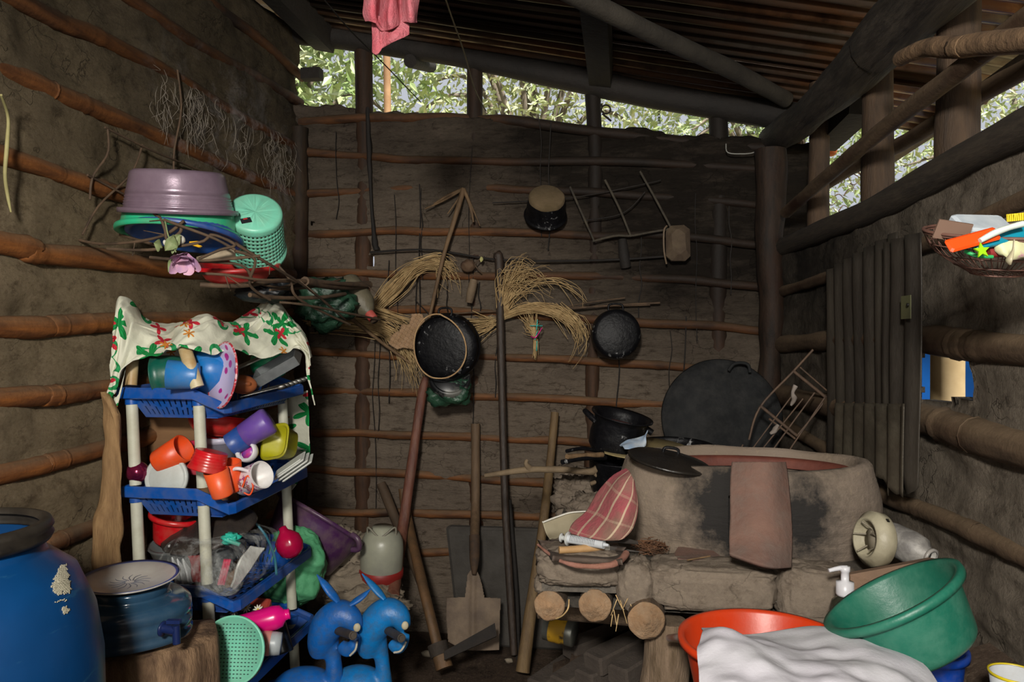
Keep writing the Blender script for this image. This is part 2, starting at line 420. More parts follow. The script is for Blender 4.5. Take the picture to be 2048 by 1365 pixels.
parts.append(('creeper_stem', dk, wood_dark))
parts.append(('corner_post', MB().tube([(XL+.02, D-.03, z) for z in (0, .6, 1.2, 1.8, 2.3)], .04, 10, n=30, noise=.35, ns=12), bammat('corner bark', '4a3826', '2c2117', (5, 5, 1), .3, soot_left)))
def beam(pts, r, m=None, flat=1, noise=.1): return MB().tube(pts, r, 14, n=max(16, len(pts)*8), noise=noise, ns=6, flat=flat)
p0 = PY(540, 55, D); p1 = PY(1000, 128, D); p2 = PY(1300, 190, D); p3 = PY(1620, 240, D)
parts.append(('top_plate_log', beam([p0, PY(700, 78, D), p1, p2, p3], [.06, .055, .045, .055, .055, .06]), wood_dark))
parts.append(('block', MB().box((0, 0, 0), (.09, .05, .05), frame(PY(624, 149, D-.01), (0, 1, 0))), wood_dark))
parts.append(('log_end', MB().tube([PY(820, 122, D-.05), PY(862, 133, D+.3)], .03, 10), wood_dark))
wall_back = struct('wall_back', wb, mud_back, parts)
# ---------------- left wall ----------------
wl = MB(); slabwall(wl, lambda u: (XL, u), (1, 0, 0), D+.05, -2.2, lambda u: 2.74+fn((0, u*2, 0), 2, .05), 300, 130, .1, .03, None, 5)
L = [([(262+150, 0), (505, 68), (605, 155)], .022), ([(262, 0), (420, 105), (520, 158), (600, 206)], .023), ([(34, 0), (190, 72), (342, 150), (460, 225), (600, 300)], .026),
     ([(0, 135), (120, 190), (240, 240), (410, 315), (590, 393)], .027), ([(0, 310), (137, 355), (266, 395), (450, 440), (590, 470)], .024),
     ([(0, 485), (60, 505), (200, 518), (330, 538), (450, 548), (590, 550)], .029), ([(0, 655), (110, 652), (225, 645), (590, 628)], .029),
     ([(0, 797), (100, 792), (225, 775), (590, 712)], .027), ([(0, 950), (100, 925), (215, 895), (590, 795)], .026),
     ([(0, 1130), (100, 1090), (215, 1042), (590, 890)], .026), ([(0, 1330), (200, 1200), (590, 1000)], .026)]
parts = []
for pts, r in L:
    P = [PX(a, b, XL-.004+rnd.uniform(-.004, .006)) for a, b in pts]
    e = P[0]-(P[1]-P[0]).normalized()*1.2; e.z = P[0].z+rnd.uniform(-.02, .02)
    m = [P[0]]; parts.append(('bamboo_lath', lath([e]+P, r, 12, .12, .45), bam_left))
for y in ():
    parts.append(('wall_stake', MB().tube([(XL-.024, y+fn((z, y, 0), 1, .03), z) for z in (0, .5, 1, 1.5, 2, 2.6)], .03, 10, n=40, noise=.25), bam_left))
cob = MB()     # strands of dusty cobweb and roots hanging from the laths
for k in range(220):
    px = rnd.choice((330, 380, 395, 420, 480, 540, 555, 570))+rnd.gauss(0, 14); py = 150+(px-330)*.55+rnd.uniform(-10, 90)
    q = PX(px, py, XL+.035); L2 = rnd.uniform(.02, .1)
    cob.tube([q, q+Vector((rnd.uniform(-.01, .02), rnd.uniform(-.02, .02), -L2*.5)), q+Vector((rnd.uniform(-.02, .02), rnd.uniform(-.03, .03), -L2))], [.0004, .0008, .0003], 4, n=6)
parts.append(('cobweb', cob, mat('dusty cobweb', '857d72', rough=.95, spec=.1), {'kind': 'stuff'}))
vn = MB()
for a, b, c, d in ((215, 255, 180, 400), (285, 290, 165, 470), (640, 265, 640, 300), (210, 255, 440, 360), (266, 395, 175, 350), (355, 140, 350, 380)):
    p = PX(a, b, XL+.03); q = PX(c, d, XL+.03)
    vn.tube([p, p.lerp(q, .3)+Vector((.01, .01, -.01)), p.lerp(q, .7)+Vector((0, -.01, 0)), q], .0035, 5, n=14)
parts.append(('vine_tie', vn, twig_m))
struct('wall_left', wl, mud_left, parts)
# ---------------- right wall ----------------
hc = PR(1897, 755)
def hright(u, z):
    dy = (u-1.935)/.165; dz = (z-1.235)/(.062-.018*max(-dy, -1)); return max(abs(dy), abs(dz)) < 1+.16*mn.noise(Vector((u*60, z*60, 0)))
wr = MB(); slabwall(wr, lambda u: (WRX(u), u), (-.9972, -.0748, 0), 3.35, -2.2, lambda u: 1.718+fn((0, u*2, 0), 2, .014), 330, 120, .05, .022, hright, 9)
parts = []
def rp(px, py, off=0): return PR(px, py, off)
def ext(P, k=1.3): return P+[P[-1]+(P[-1]-P[-2]).normalized()*k]
mt = [rp(1560, 497), rp(1620, 472), rp(1720, 432), rp(1797, 395), rp(1900, 335), rp(2048, 258)]
parts.append(('top_log', beam(ext(mt), .038), mat('dark top log', '2f261d', '221b14', 5, .8, .4, 30, st=(5, .6, 5), dust=.4, dustc='4f4537')))
parts.append(('corner_post', MB().tube([PY(1542, 300, D-.1), PY(1540, 500, D-.1), PY(1543, 700, D-.1), PY(1525, 900, D-.08), PY(1520, 1200, D-.05)], [.066, .056, .045, .045, .045], 14, n=40, noise=.3, ns=7), bammat('corner post bark', '2e2118', '18110c', (5, 5, .8), .1)))
pl = [PR(1545, 285), PR(1640, 215), PR(1745, 110), PR(1850, 5)]; pl = [p+Vector((0, 0, .01)) for p in pl]
parts.append(('top_plate_log', MB().tube(ext(pl, 2.2), [.06, .065, .075, .085, .085], 16, n=60, noise=.14, ns=5), mat('dark forked log', '271f18', '1a140f', 4, .75, .8, 25, st=(5, .6, 5), dust=.3, dustc='6b6154')))
for px, ytop, r in ((1638, 170, .04), (1755, 80, .048), (1916, -60, .052)):
    q = PR(px, 400, -.095); z1 = roofz(q.x)-.02
    parts.append(('post', MB().tube([(q.x+fn((z, px, 0), 1, .01), q.y, z) for z in (1.6, 1.8, 2.1, z1)], [r*1.1, r, r*.95, r], 14, n=24, noise=.06), wood_post))
for px in (1594, 1600):
    q = PY(px, 400, D+.12+.1*(px > 1596)); parts.append(('post', MB().tube([(q.x, q.y, z) for z in (1.2, 1.8, 2.35)], .018, 8, n=14, noise=.1), wood_post))
r1 = [PR(1572, 425, .02), PR(1660, 348, .02), PR(1783, 245, .02), PR(1880, 171, .02), PR(1960, 110, .02), PR(2048, 42, .02)]
parts.append(('rail_pole', MB().tube(ext(r1), .023, 12, n=44, noise=.12), bam_right))
r2 = [PR(1600, 405, -.16), PR(1690, 345, -.16), PR(1781, 300, -.16), PR(1878, 243, -.16), PR(1952, 192, -.16), PR(2048, 140, -.16)]
parts.append(('outer_rail_pole', MB().tube(ext(r2), .023, 12, n=44, noise=.15), bam_right))
b1 = [PR(1800, 118, .05), PR(1850, 98, .05), PR(1930, 92, .05), PR(2048, 82, .05)]; b1 = ext(b1, 2.6)
parts.append(('branch_log', MB().tube(b1, [.018, .022, .024, .024, .026], 12, n=50, noise=.2, ns=14), mat('rough barked branch', '7d6348', '4e3b29', 14, .8, .8, 40)))
parts.append(('beam_end', MB().box((0, 0, 0), (.09, .5, .07), Matrix.Translation(PY(1685, 250, 3.0))@Matrix.Rotation(.1, 4, 'Y')), wood_dark))
lr = [([(1560, 585), (1640, 560), (1760, 520), (1900, 470), (2048, 400)], .02), ([(1560, 690), (1660, 682), (1840, 680), (1930, 690), (2048, 700)], .034),
      ([(1560, 790), (1660, 812), (1830, 835), (1940, 868), (2048, 900)], .04), ([(1560, 845), (1660, 905), (1760, 985), (1850, 1022), (1950, 1065), (2048, 1112)], .024)]
for pts, r in lr:
    P = [rp(a, b, .004) for a, b in pts]; parts.append(('lath_log', lath(ext(P), r, 12, .2, .5), bam_right))
struct('wall_right', wr, mud_right, parts)
# ---------------- wall behind the camera ----------------
wf = MB(); slabwall(wf, lambda u: (u, -2.15), (0, 1, 0), 1.2, -1.7, lambda u: 2.7-.2*(u+1.5), 40, 30, .1, .02, None, 3)
struct('wall_front', wf, mud_left)
# ---------------- roof ----------------
rm = NT('rusted corrugated iron'); v = rm.coords((.6, 3, 1)); w = rm.coords()
col = rm.mix(rm.ramp(rm.noise(v, 3, 5), .4, .62), lin('746a60'), lin('80583c'))
col = rm.mix(rm.ramp(rm.noise(w, 5, 6, .7), .5, .7), col, lin('3c2a20'))
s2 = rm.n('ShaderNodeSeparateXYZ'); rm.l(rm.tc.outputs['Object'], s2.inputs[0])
sf = rm.math('MULTIPLY', rm.ramp(s2.outputs[0], .85, .2), rm.ramp(s2.outputs[1], 3.35, 3.0)); col = rm.mix(rm.math('MULTIPLY', sf, .93), col, lin('1b1512'))  # sooty indoors; daylight on the eaves is painted in as a paler colour
rm.l(col, rm.b.inputs['Base Color']); rm.b.inputs['Metallic'].default_value = .6; rm.b.inputs['Roughness'].default_value = .3; rm.bump(rm.noise(w, 40, 4), .2, .004)
rf = MB()
def sheet(x0, x1, y0, y1, dz, mb, tilt=0):
    n = int((y1-y0)/.0095); m = 10; vs = []
    for j in range(n+1):
        y = y0+(y1-y0)*j/n
        for i in range(m+1):
            x = x0+(x1-x0)*i/m; vs.append(Vector((x, y, roofz(x)+.02+dz+.011*math.sin(2*math.pi*y/.076)+tilt*(y-y0)+fn((x, y, 0), 2, .006))))
    mb.add(vs, [(j*(m+1)+i, j*(m+1)+i+1, (j+1)*(m+1)+i+1, (j+1)*(m+1)+i) for j in range(n) for i in range(m)])
sheet(-1.75, 1.34, -2.4, 3.28, .02, rf); sheet(-1.75, 1.34, 2.95, 3.46, -.03, rf)
parts = []
for px, y0, r in ((1203, 140, .045), (640, 62, .05), (-10, 0, 0)):
    if r == 0: continue
    q = PY(px, y0, D-.05); parts.append(('purlin', MB().box((0, 0, 0), (r*1.9, 5.4, r*2), Matrix.Translation((q.x, .62, roofz(q.x)-r-.01))@Matrix.Rotation(.2, 4, 'Y'), noise=.01), wood_dark))
a, b = PY(1572, 205, D-.1), PD(1180, 5, 2.35); a.z = roofz(a.x)-.05
parts.append(('rafter_pole', beam([a, a.lerp(b, .35)+Vector((0, 0, .01)), a.lerp(b, .7), b, b+(b-a)*.6], .032), mat('dusty rafter pole', '3a352e', '25211c', 6, .8, .4)))
parts.append(('eave_batten', MB().box((0, 0, 0), (.05, 6, .05), Matrix.Translation((1.27, .9, roofz(1.27)-.03))), wood_post))
parts.append(('rafter_beam', MB().box((0, 0, 0), (2.6, .13, .1), Matrix.Translation((.1, 1.72, roofz(.1)-.03))@Matrix.Rotation(.2025, 4, 'Y'), noise=.01), wood_dark))
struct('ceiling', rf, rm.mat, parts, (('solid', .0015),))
# ================= left: wall nest of twigs, plastic shelf =================
def basin(rt, rb, h, t=.004, lip=.012, ribs=0):
    p = [(0, 0), (rb*.93, 0), (rb, .006)]
    for i in range(1, 9): 
        z = h*i/9; p.append((rb+(rt-rb)*(z/h), z))
    if ribs:
        for i in range(ribs): z = h*(.55+.3*i/ribs); r = rb+(rt-rb)*(z/h); p += [(r+.0015, z), (r+.0015, z+.003), (r, z+.005)]
        p.sort(key=lambda q: q[1])
    p += [(rt, h-.014), (rt+lip*.9, h-.014), (rt+lip, h-.008), (rt+lip*.9, h), (rt, h), (rt-t, h-.006), (rb-t, t+.005), (rb*.9, t), (0, t)]
    return p
def bowl(r, h, t=.003, foot=.5):
    p = [(0, 0), (r*foot, 0), (r*foot, .003)]
    for i in range(1, 9): a = i/8; p.append((r*(foot+(1-foot)*math.sin(a*math.pi/2)), .003+(h-.003)*(a**1.6)))
    p += [(r+.003, h), (r+.003, h+.003), (r-t, h)]
    for i in range(7, 0, -1): a = i/8; p.append((r*(foot+(1-foot)*math.sin(a*math.pi/2))-t, .003+t+(h-.003)*(a**1.6)))
    return p+[(r*foot-t, t+.002), (0, t+.002)]
def cup(r, h, t=.003, taper=.85): return [(0, 0), (r*taper, 0), (r*taper+.001, .004), (r, h), (r-t, h), (r*taper-t, .006), (0, .006)]
def plate(r, h=.018, t=.003): return [(0, 0), (r*.55, 0), (r*.62, .004), (r, h), (r+.002, h+.002), (r, h+.004), (r*.6, .008), (0, .005)]
pl = lambda n, c, c2=None, **k: mat(n, c, c2, **{**dict(sc=5, rough=.38, dust=.25, bump=.05, bs=80), **k})
# --- tubs on the twig shelf
d = 2.28
mauve = mat('mauve plastic', '84707f', '746271', 4, .3, .06, 50, metal=.25, dust=.25, dustc='a0909a')
ax = cdir(.035, 1, .16)
solo('washtub', 'mauve washtub turned upside down on top of the green tub', 'tub', MB().lathe([(r, -z) for r, z in basin(.146, .122, .118, ribs=5)], frame(PD(356, 343, 2.1), ax), 48), mauve)
mint = pl('bright mint plastic', '2fb585', '26a678')
solo('washtub', 'bright green tub upside down between the mauve tub and the blue basin', 'tub', MB().lathe([(r, -z) for r, z in basin(.150, .138, .1, lip=.012)], frame(PD(362, 403, 2.14), cdir(.03, 1, -.07)), 48, sx=1.03), mint)
bluep = pl('deep blue plastic', '0d4f9a', '0a4388')
solo('washtub', 'dark blue basin lying mouth down below the green tub', 'tub', MB().lathe([(r, -z) for r, z in basin(.145, .12, .06, lip=.012)], frame(PD(376, 438, 2.14), cdir(.05, 1, -.16)), 48), bluep)
redp = pl('red plastic', 'c4121c', 'b00f1a')
solo('washbasin', 'shallow red basin at the bottom right of the twig shelf', 'basin', MB().lathe(basin(.118, .085, .05), frame(PD(474, 561, 2.3), cdir(.02, 1, .22)), 48), redp)
# --- mint strainer basket
sm = pl('pale mint plastic', '7fd0b4', '74c6a9')
M1 = frame(PD(510, 424, 2.22), cdir(.24, .56, .78)); st = MB(); segs = 84
prof = [(0, 0), (.069, 0), (.076, -.004)]+[(.077+.009*i/20, -.01-.15*i/20) for i in range(21)]+[(.09, -.162), (.09, -.174), (.086, -.176)]
st.lathe(prof, M1, segs, skip=lambda j, k: 5 <= j <= 21 and (j % 2 == 1) and k % 2 == 0)
lb = MB(); lb.box((-.045, -.058, .0015), (.03, .02, .001), M1@Matrix.Rotation(.5, 4, 'Z')@Matrix.Translation((.01, .03, 0)))
lb.m = 1; lb.box((-.045, -.058, .0022), (.012, .004, .001), M1@Matrix.Rotation(.5, 4, 'Z')@Matrix.Translation((.01, .036, 0)))
thing('strainer_basket', 'pale mint strainer basket with round holes, tipped over the red basin', 'basket', [('body', st, sm, {'mods': (('solid', .003),)}), ('sticker', lb, [mat('black sticker', '15171a'), mat('red print', 'b02a2a')], {'label': 'small black sticker'})])
# --- twigs
tg = MB(); tgs = [[(150, 478, 2.1), (200, 488, 2.05), (270, 484, 2.0), (330, 470, 1.98), (368, 442, 1.97)], [(328, 440, 1.97), (370, 455, 1.96), (430, 478, 1.98), (470, 500, 2.0)],
 [(470, 487, 2.0), (540, 530, 2.1), (620, 580, 2.4), (690, 640, 2.75)], [(215, 498, 2.0), (300, 500, 1.97), (400, 485, 1.97), (425, 470, 1.98), (470, 490, 2.0), (440, 500, 1.98), (398, 518, 1.98)],
 [(300, 515, 2.0), (400, 522, 1.98), (520, 512, 2.05)], [(390, 547, 2.02), (450, 550, 2.03), (520, 560, 2.1), (570, 560, 2.2)], [(400, 570, 2.05), (480, 572, 2.1), (560, 562, 2.25), (640, 565, 2.5), (735, 572, 2.9)],
 [(460, 580, 2.1), (500, 566, 2.15), (560, 575, 2.25), (600, 562, 2.35)], [(500, 590, 2.15), (560, 596, 2.3), (640, 595, 2.5), (690, 588, 2.7)], [(470, 502, 2.0), (510, 520, 2.05), (500, 570, 2.1), (540, 600, 2.2)],
 [(560, 605, 2.3), (620, 612, 2.4), (760, 640, 2.9)], [(300, 425, 2.0), (320, 436, 1.98), (330, 460, 1.97), (335, 480, 1.97), (360, 465, 1.97), (362, 450, 1.97)], [(240, 470, 2.15), (340, 500, 1.99), (360, 520, 1.97), (480, 530, 2.05), (505, 565, 2.1)],
 [(555, 530, 2.3), (580, 560, 2.3), (600, 600, 2.35), (700, 650, 2.7)], [(540, 580, 2.2), (620, 575, 2.5), (680, 560, 2.75)]]
for k, t in enumerate(tgs): tg.tube([PD(*q) for q in t], .0042 if k not in (6, 8) else .007, 6, n=26, noise=.25, ns=30)
for k in range(10):
    a = rnd.choice(tgs[:8]); q = PD(*a[rnd.randrange(len(a))]); tg.tube([q, q+Vector((rnd.uniform(-.05, .08), rnd.uniform(-.02, .05), rnd.uniform(-.04, .03)))], [.002, .001], 5, n=4)
tg.tube([PD(610, 563, 2.4), PD(680, 572, 2.7), PD(738, 570, 2.95)], .015, 9, n=14, noise=.2)
solo('twig_shelf', 'tangled shelf of dry twigs tied to the left wall, holding tubs and basins', 'shelf', tg, twig_m)
# --- flower, bulb, scraps
fl = MB(); c0 = PD(368, 515, 1.95)
for k in range(9):
    a = k*2.4; r = .008+.0022*k; w = .017
    M = frame(c0, cdir(.25, -.75, .6))@Matrix.Rotation(a, 4, 'Z')
    fl.patch([[M@Vector((-w, r*.3, 0)), M@Vector((0, r*.2, -.004)), M@Vector((w, r*.3, 0))], [M@Vector((-w*1.1, r, .018)), M@Vector((0, r*1.2, .02)), M@Vector((w*1.1, r, .018))], [M@Vector((-w*.8, r*1.4+.004, .034)), M@Vector((0, r*1.6+.006, .038)), M@Vector((w*.8, r*1.4+.004, .034))]], 8, 8, .003, 60)
lf = MB()
for (a, b, dx, dy, s) in ((345, 487, .4, .5, .03), (322, 492, -1, .25, .03), (350, 488, -.3, -1, .026), (345, 530, -.6, -.9, .02)):
    M = frame(PD(a, b, 1.94), cdir(dx, dy*.3, .9), cdir(dx, dy, 0)); lf.patch([[M@Vector((x*s, math.sin(math.pi*(x*.5+.5))*y*s*.55, abs(y)*.006+x*x*.004)) for x in (-1, -.5, 0, .5, 1)] for y in (-1, 0, 1)], 12, 8)
lf.tube([PD(330, 440, 1.97), PD(336, 470, 1.95), PD(345, 490, 1.94), PD(352, 505, 1.94)], .002, 6, n=10)
thing('artificial_rose', 'faded lilac artificial rose with green leaves hanging from the twigs', 'flower', [('blossom', fl, mat('lilac petals', 'b58fb5', 'd0a0b0', 30, .6)), ('leaf_spray', lf, mat('faded green leaves', '6f7f56', '8c9468', 30, .6))])
bb = MB(); bb.blob(frame(PD(357, 480, 1.97), UP), (.017, .017, .014)); bb.tube([PD(345, 483, 1.975), PD(330, 486, 1.98)], .008, 10)
solo('light_bulb', 'small white bulb resting in the twigs above the rose', 'bulb', bb, mat('white glassy plastic', 'd9d6c8', rough=.35))
yl = MB(); M = frame(PD(395, 489, 2.03), cdir(0, .2, 1)); yl.prism([(-.02, .006), (.012, .008), (.014, .004), (-.004, .0), (.014, -.006), (.008, -.011), (-.02, -.002)], M, .006)
solo('hair_clip', 'small yellow plastic clip under the dark blue basin', 'clip', yl, mat('yellow plastic', 'd8a514', rough=.4))
rl = MB(); rl.tube([PD(395, 519, 2.02), PD(430, 513, 2.05), PD(468, 507, 2.08)], [.008, .012, .013], 14, n=10, noise=.15, ns=30)
solo('rolled_paper', 'roll of greyish paper tucked in twigs between the rose and the strainer', 'paper', rl, mat('stained paper', 'a99a82', '8c7d66', 20, .85))
bag = MB(); bag.blob(frame(PD(535, 583, 2.42), cdir(.2, .1, 1)), (.085, .035, .04), 30, 20, .5, 3, .3)
solo('plastic_bag', 'black bag with faint blue tint under the red basin', 'bag', bag, mat('black plastic film', '22272a', '11161b', 12, .3, .5, 30))
# --- pale vine at far left
vn = MB(); vn.tube([PX(2, 190, XL+.09), PX(16, 235, XL+.06), PX(14, 290, XL+.06), PX(10, 350, XL+.05), PX(16, 395, XL+.04), PX(22, 425, XL+.05)], [.003, .004, .005, .004, .004, .002], 7, n=30, noise=.2)
solo('hanging_vine', 'pale yellowish vine hanging at the far left edge of the wall', 'vine', vn, mat('pale vine', 'a39a68', '7f7a50', 10, .7))

# ================= plastic shelving rack =================
E1 = Vector((.9995, -.03, 0)); E2 = Vector((.03, .9995, 0)); A0 = Vector((-1.42, 2.007, 0))
def rk(a, b, z): 
    p = A0+E1*a+E2*b; p.x += .05*(1.165-z); p.z = z+.012*b/.45; return p
TZ = (1.185, .90, .625, .385)
rackblue = pl('blue shelf plastic', '0852a8', '074896', dust=.35, dustc='6f6a66')
rackleg = pl('cream shelf tube', 'cbccbc', 'b8b8a4', rough=.5)
rim = [(-.02, -.03, 0), (.215, -.03, 0), (.305, -.02, -.04), (.315, .0, -.04), (.315, .45, -.03), (.3, .48, -.03), (.2, .49, 0), (-.02, .49, 0)]
parts = []
for k, z in enumerate(TZ):
    b = MB(); n = len(rim)
    top = []; cen = (.14, .23)
    def ins(q, t): return (q[0]+(cen[0]-q[0])*t, q[1]+(cen[1]-q[1])*t)
    rings = []
    for t, dz in ((.0, 0), (-.012, -.004), (-.012, -.028), (0, -.03), (.02, -.026), (.035, -.006), (.02, 0), (0, 0)):
        rings.append([rk(*ins(q, t), z+q[2]+dz) for q in rim])
    vs = [v for r in rings for v in r]; b.add(vs, [(i*n+j, i*n+(j+1) % n, (i+1)*n+(j+1) % n, (i+1)*n+j) for i in range(7) for j in range(n)], smooth=False)
    # tapered tray with slots
    inn = [ins((q[0], q[1]), .04) for q in ((-.01, -.025, 0), (.23, -.025, 0), (.3, -.0, 0), (.3, .46, 0), (.22, .48, 0), (-.01, .48, 0))]; bot = [(.03, .02), (.2, .02), (.26, .05), (.26, .41), (.2, .43), (.03, .43)]
    zt = [z-.012, z-.02, z-.05, z-.04, z-.02, z-.012]
    for j in range(6):
        j2 = (j+1) % 6; L = (Vector(inn[j])-Vector(inn[j2])).length; nu = max(int(L/.0065), 3)
        def slot(i, jj, nu=nu): return i % 3 == 1 and 2 < i < nu-2 and jj in ((1, 2, 3, 5, 6, 7) if (i//3) % 2 else (2, 3, 4, 6, 7))
        sk = slot if L > .1 else None
        b.quadgrid(rk(*inn[j], zt[j]), rk(*inn[j2], zt[j2]), rk(*bot[j2], z-.088), rk(*bot[j], z-.088), nu, 9, sk)
    b.quadgrid(rk(.03, .02, z-.088), rk(.26, .02, z-.088), rk(.26, .43, z-.088), rk(.03, .43, z-.088), 20, 30, lambda i, j: i % 2 == 0 and j % 3 > 0 and 0 < i < 19 and 0 < j < 29)
    parts.append(('basket', b, rackblue, {'mods': (('solid', .003),)}))
legs = [(.0, .0), (.215, .0), (.0, .45), (.24, .45)]
for (a, b) in legs:
    zs = list(TZ)+[.01]
    for i in range(4):
        z1, z0 = zs[i], zs[i+1]
        parts.append(('leg', MB().tube([rk(a, b, z1-.045), rk(a, b, z0+.0)], .0165, 16), rackleg, {'sub': [('leg_socket', MB().tube([rk(a, b, z1-.028), rk(a, b, z1-.05)], .0185, 16), rackblue)]}))
tl = MB(); tl.tube([PD(395, 775, 2.08), PD(372, 705, 2.1), PD(362, 668, 2.24)], .018, 16, n=8)
stc = mat('stained cream tube', 'c9c09c', 'a8895a', 9, .5)
for t in (tl, MB().tube([rk(.0, .0, 1.19), rk(.0, .02, 1.30), PD(245, 610, 2.24)], .0165, 14), MB().tube([rk(.24, .45, 1.19), rk(.2, .45, 1.33), PD(549, 608, 2.55)], .0165, 14)): parts.append(('top_post', t, stc))
thing('shelf_rack', 'four tier blue plastic basket rack on cream tube legs by the left wall', 'shelf', parts)

# --- floral cloth
def floral():
    m = NT('floral tablecloth'); base = lin('cfcfbc'); geo = m.coords((1, 1, 1), 'UV'); col = base
    def layer(col, scale, seed, R, petals, c1, c2, thr, ring=False):
        mp = m.n('ShaderNodeMapping'); m.l(geo, mp.inputs[0]); mp.inputs['Scale'].default_value = (scale, scale, 1); mp.inputs['Location'].default_value = (seed, seed*.7, 0)
        vo = m.n('ShaderNodeTexVoronoi', voronoi_dimensions='2D'); m.l(mp.outputs[0], vo.inputs['Vector']); vo.inputs['Scale'].default_value = 1; vo.inputs['Randomness'].default_value = .8
        sub = m.n('ShaderNodeVectorMath', operation='SUBTRACT'); m.l(mp.outputs[0], sub.inputs[0]); m.l(vo.outputs['Position'], sub.inputs[1])
        sp = m.n('ShaderNodeSeparateXYZ'); m.l(sub.outputs[0], sp.inputs[0]); sc = m.n('ShaderNodeSeparateColor'); m.l(vo.outputs['Color'], sc.inputs[0])
        ang = m.math('ADD', m.math('ARCTAN2', sp.outputs[1], sp.outputs[0]), m.math('MULTIPLY', sc.outputs[1], 6.28)); rr = vo.outputs['Distance']
        cs2 = m.math('COSINE', m.math('MULTIPLY', ang, petals)); lim = m.math('MULTIPLY', m.math('ADD', m.math('MULTIPLY', cs2, .38), .62), R)
        inside = m.math('LESS_THAN', rr, lim)
        if ring: inside = m.math('MULTIPLY', inside, m.math('GREATER_THAN', rr, m.math('MULTIPLY', lim, .72)))
        on = m.math('MULTIPLY', inside, m.math('GREATER_THAN', sc.outputs[0], thr))
        vein = m.math('GREATER_THAN', m.math('SINE', m.math('MULTIPLY', ang, petals*6)), .2)
        return m.mix(on, col, m.mix(vein, lin(c1), lin(c2)))
    col = layer(col, 7.5, 5.3, .42, 2.5, '2c8f55', '1f7a45', .35, True)
    col = layer(col, 9, 2.1, .45, 5, '1e8f48', '146f38', .42)
    col = layer(col, 12, 8.7, .33, 4, 'c8303c', 'a82234', .55)
    col = layer(col, 15, 3.9, .26, 6, 'd08a35', 'b06a28', .74)
    m.l(col, m.b.inputs['Base Color']); m.b.inputs['Roughness'].default_value = .85; m.b.inputs['Specular IOR Level'].default_value = .15
    m.bump(m.noise(m.coords(), 30, 4), .3, .01); return m.mat
floral_m = floral()
def uvs(o, f):
    me = o.data; uv = me.uv_layers.new(name='UVMap')
    for lp in me.loops: uv.data[lp.index].uv = f(me.vertices[lp.vertex_index].co+o.location)
cl = MB()
topr = [(226, 650, 2.16), (236, 602, 2.18), (250, 598, 2.2), (290, 632, 2.3), (335, 650, 2.36), (375, 634, 2.3), (420, 632, 2.3), (460, 642, 2.45), (505, 622, 2.55), (540, 597, 2.52), (556, 598, 2.5), (585, 640, 2.5), (608, 668, 2.45), (618, 700, 2.4)]
mid = [(222, 700, 2.13), (242, 650, 2.14), (262, 655, 2.17), (295, 672, 2.22), (338, 685, 2.22), (375, 668, 2.14), (422, 655, 2.2), (462, 668, 2.28), (505, 665, 2.36), (540, 650, 2.42), (565, 650, 2.45), (592, 680, 2.42), (612, 705, 2.38), (622, 745, 2.34)]
hem = [(220, 795, 2.13), (234, 790, 2.11), (252, 735, 2.13), (285, 716, 2.15), (330, 706, 2.1), (362, 698, 2.07), (420, 705, 2.12), (462, 705, 2.18), (505, 712, 2.26), (540, 715, 2.32), (566, 708, 2.36), (598, 700, 2.4), (610, 720, 2.36), (632, 812, 2.3)]
cl.patch([[PD(*q) for q in r] for r in (topr, [((a[0]+b[0])/2, (a[1]+b[1])/2, (a[2]+b[2])/2-.02) for a, b in zip(topr, mid)], mid, hem)], 170, 60, .014, 9, 3, lambda u, v, p: cdir(0, .5, 1)*(.016*min(1, v*4)*(1-2*abs(mn.noise(Vector((u*16+v*5, v*3, 1))))))+cdir(0, 1, 0)*fn(p, 26, .006))
cl.patch([[PD(*q) for q in r] for r in ([(222, 790, 2.13), (236, 790, 2.12), (248, 740, 2.13)], [(220, 800, 2.13), (226, 850, 2.12), (240, 790, 2.12)])], 10, 10, .006)
cl.patch([[PD(*q) for q in r] for r in ([(560, 790, 2.75), (590, 788, 2.72), (612, 780, 2.68)], [(558, 860, 2.78), (592, 860, 2.76), (618, 850, 2.72)], [(562, 930, 2.78), (594, 930, 2.76), (620, 910, 2.72)], [(575, 975, 2.78), (585, 978, 2.76), (600, 955, 2.74)])], 20, 40, .012, 8)
cl.patch([[PD(*q) for q in r] for r in ([(270, 690, 2.4), (330, 690, 2.45), (420, 690, 2.5)], [(272, 800, 2.36), (330, 800, 2.4), (420, 800, 2.46)])], 20, 20, .012, 8)
o = solo('tablecloth', 'cream cloth printed with green leaves and red flowers draped over the rack top', 'cloth', cl, floral_m, (('solid', .003),))
uvs(o, lambda p: ((p.x*.9+p.y*.75), p.z*1.0+p.y*.2))
# --- rack contents: top tier
def put(name, label, cat, prof, px, py, d, axis, m, seg=36, sx=1, sy=1, group=None, **k):
    return solo(name, label, cat, MB().lathe(prof, frame(PD(px, py, d), axis), seg, sx, sy), m, group=group, **k)
green_d = pl('bottle green plastic', '0f5a4a', '0c4c40')
put('bowl', 'dark green bowl lying on its side at the left of the top tier', 'bowl', bowl(.058, .1), 385, 742, 2.2, cdir(-1, -.15, .1), green_d)
sky = pl('sky blue plastic', '2b7cc0', '2370b4')
put('bowl', 'large blue bowl tipped towards the room behind the stained tube', 'bowl', bowl(.072, .055, foot=.7), 418, 752, 2.16, cdir(-.25, .25, -1), pl('azure plastic', '0d6fb8', '0b63a8'))
put('cup', 'pale blue cup lying on its side in front of the blue bowl', 'cup', cup(.042, .08), 397, 752, 2.1, cdir(-1, .05, .25), sky)
put('plate', 'purple plate standing on edge behind the blue bowl', 'plate', plate(.085), 420, 748, 2.26, cdir(-.35, .2, 1), pl('purple plastic', '7b63ad', '6d56a0'))
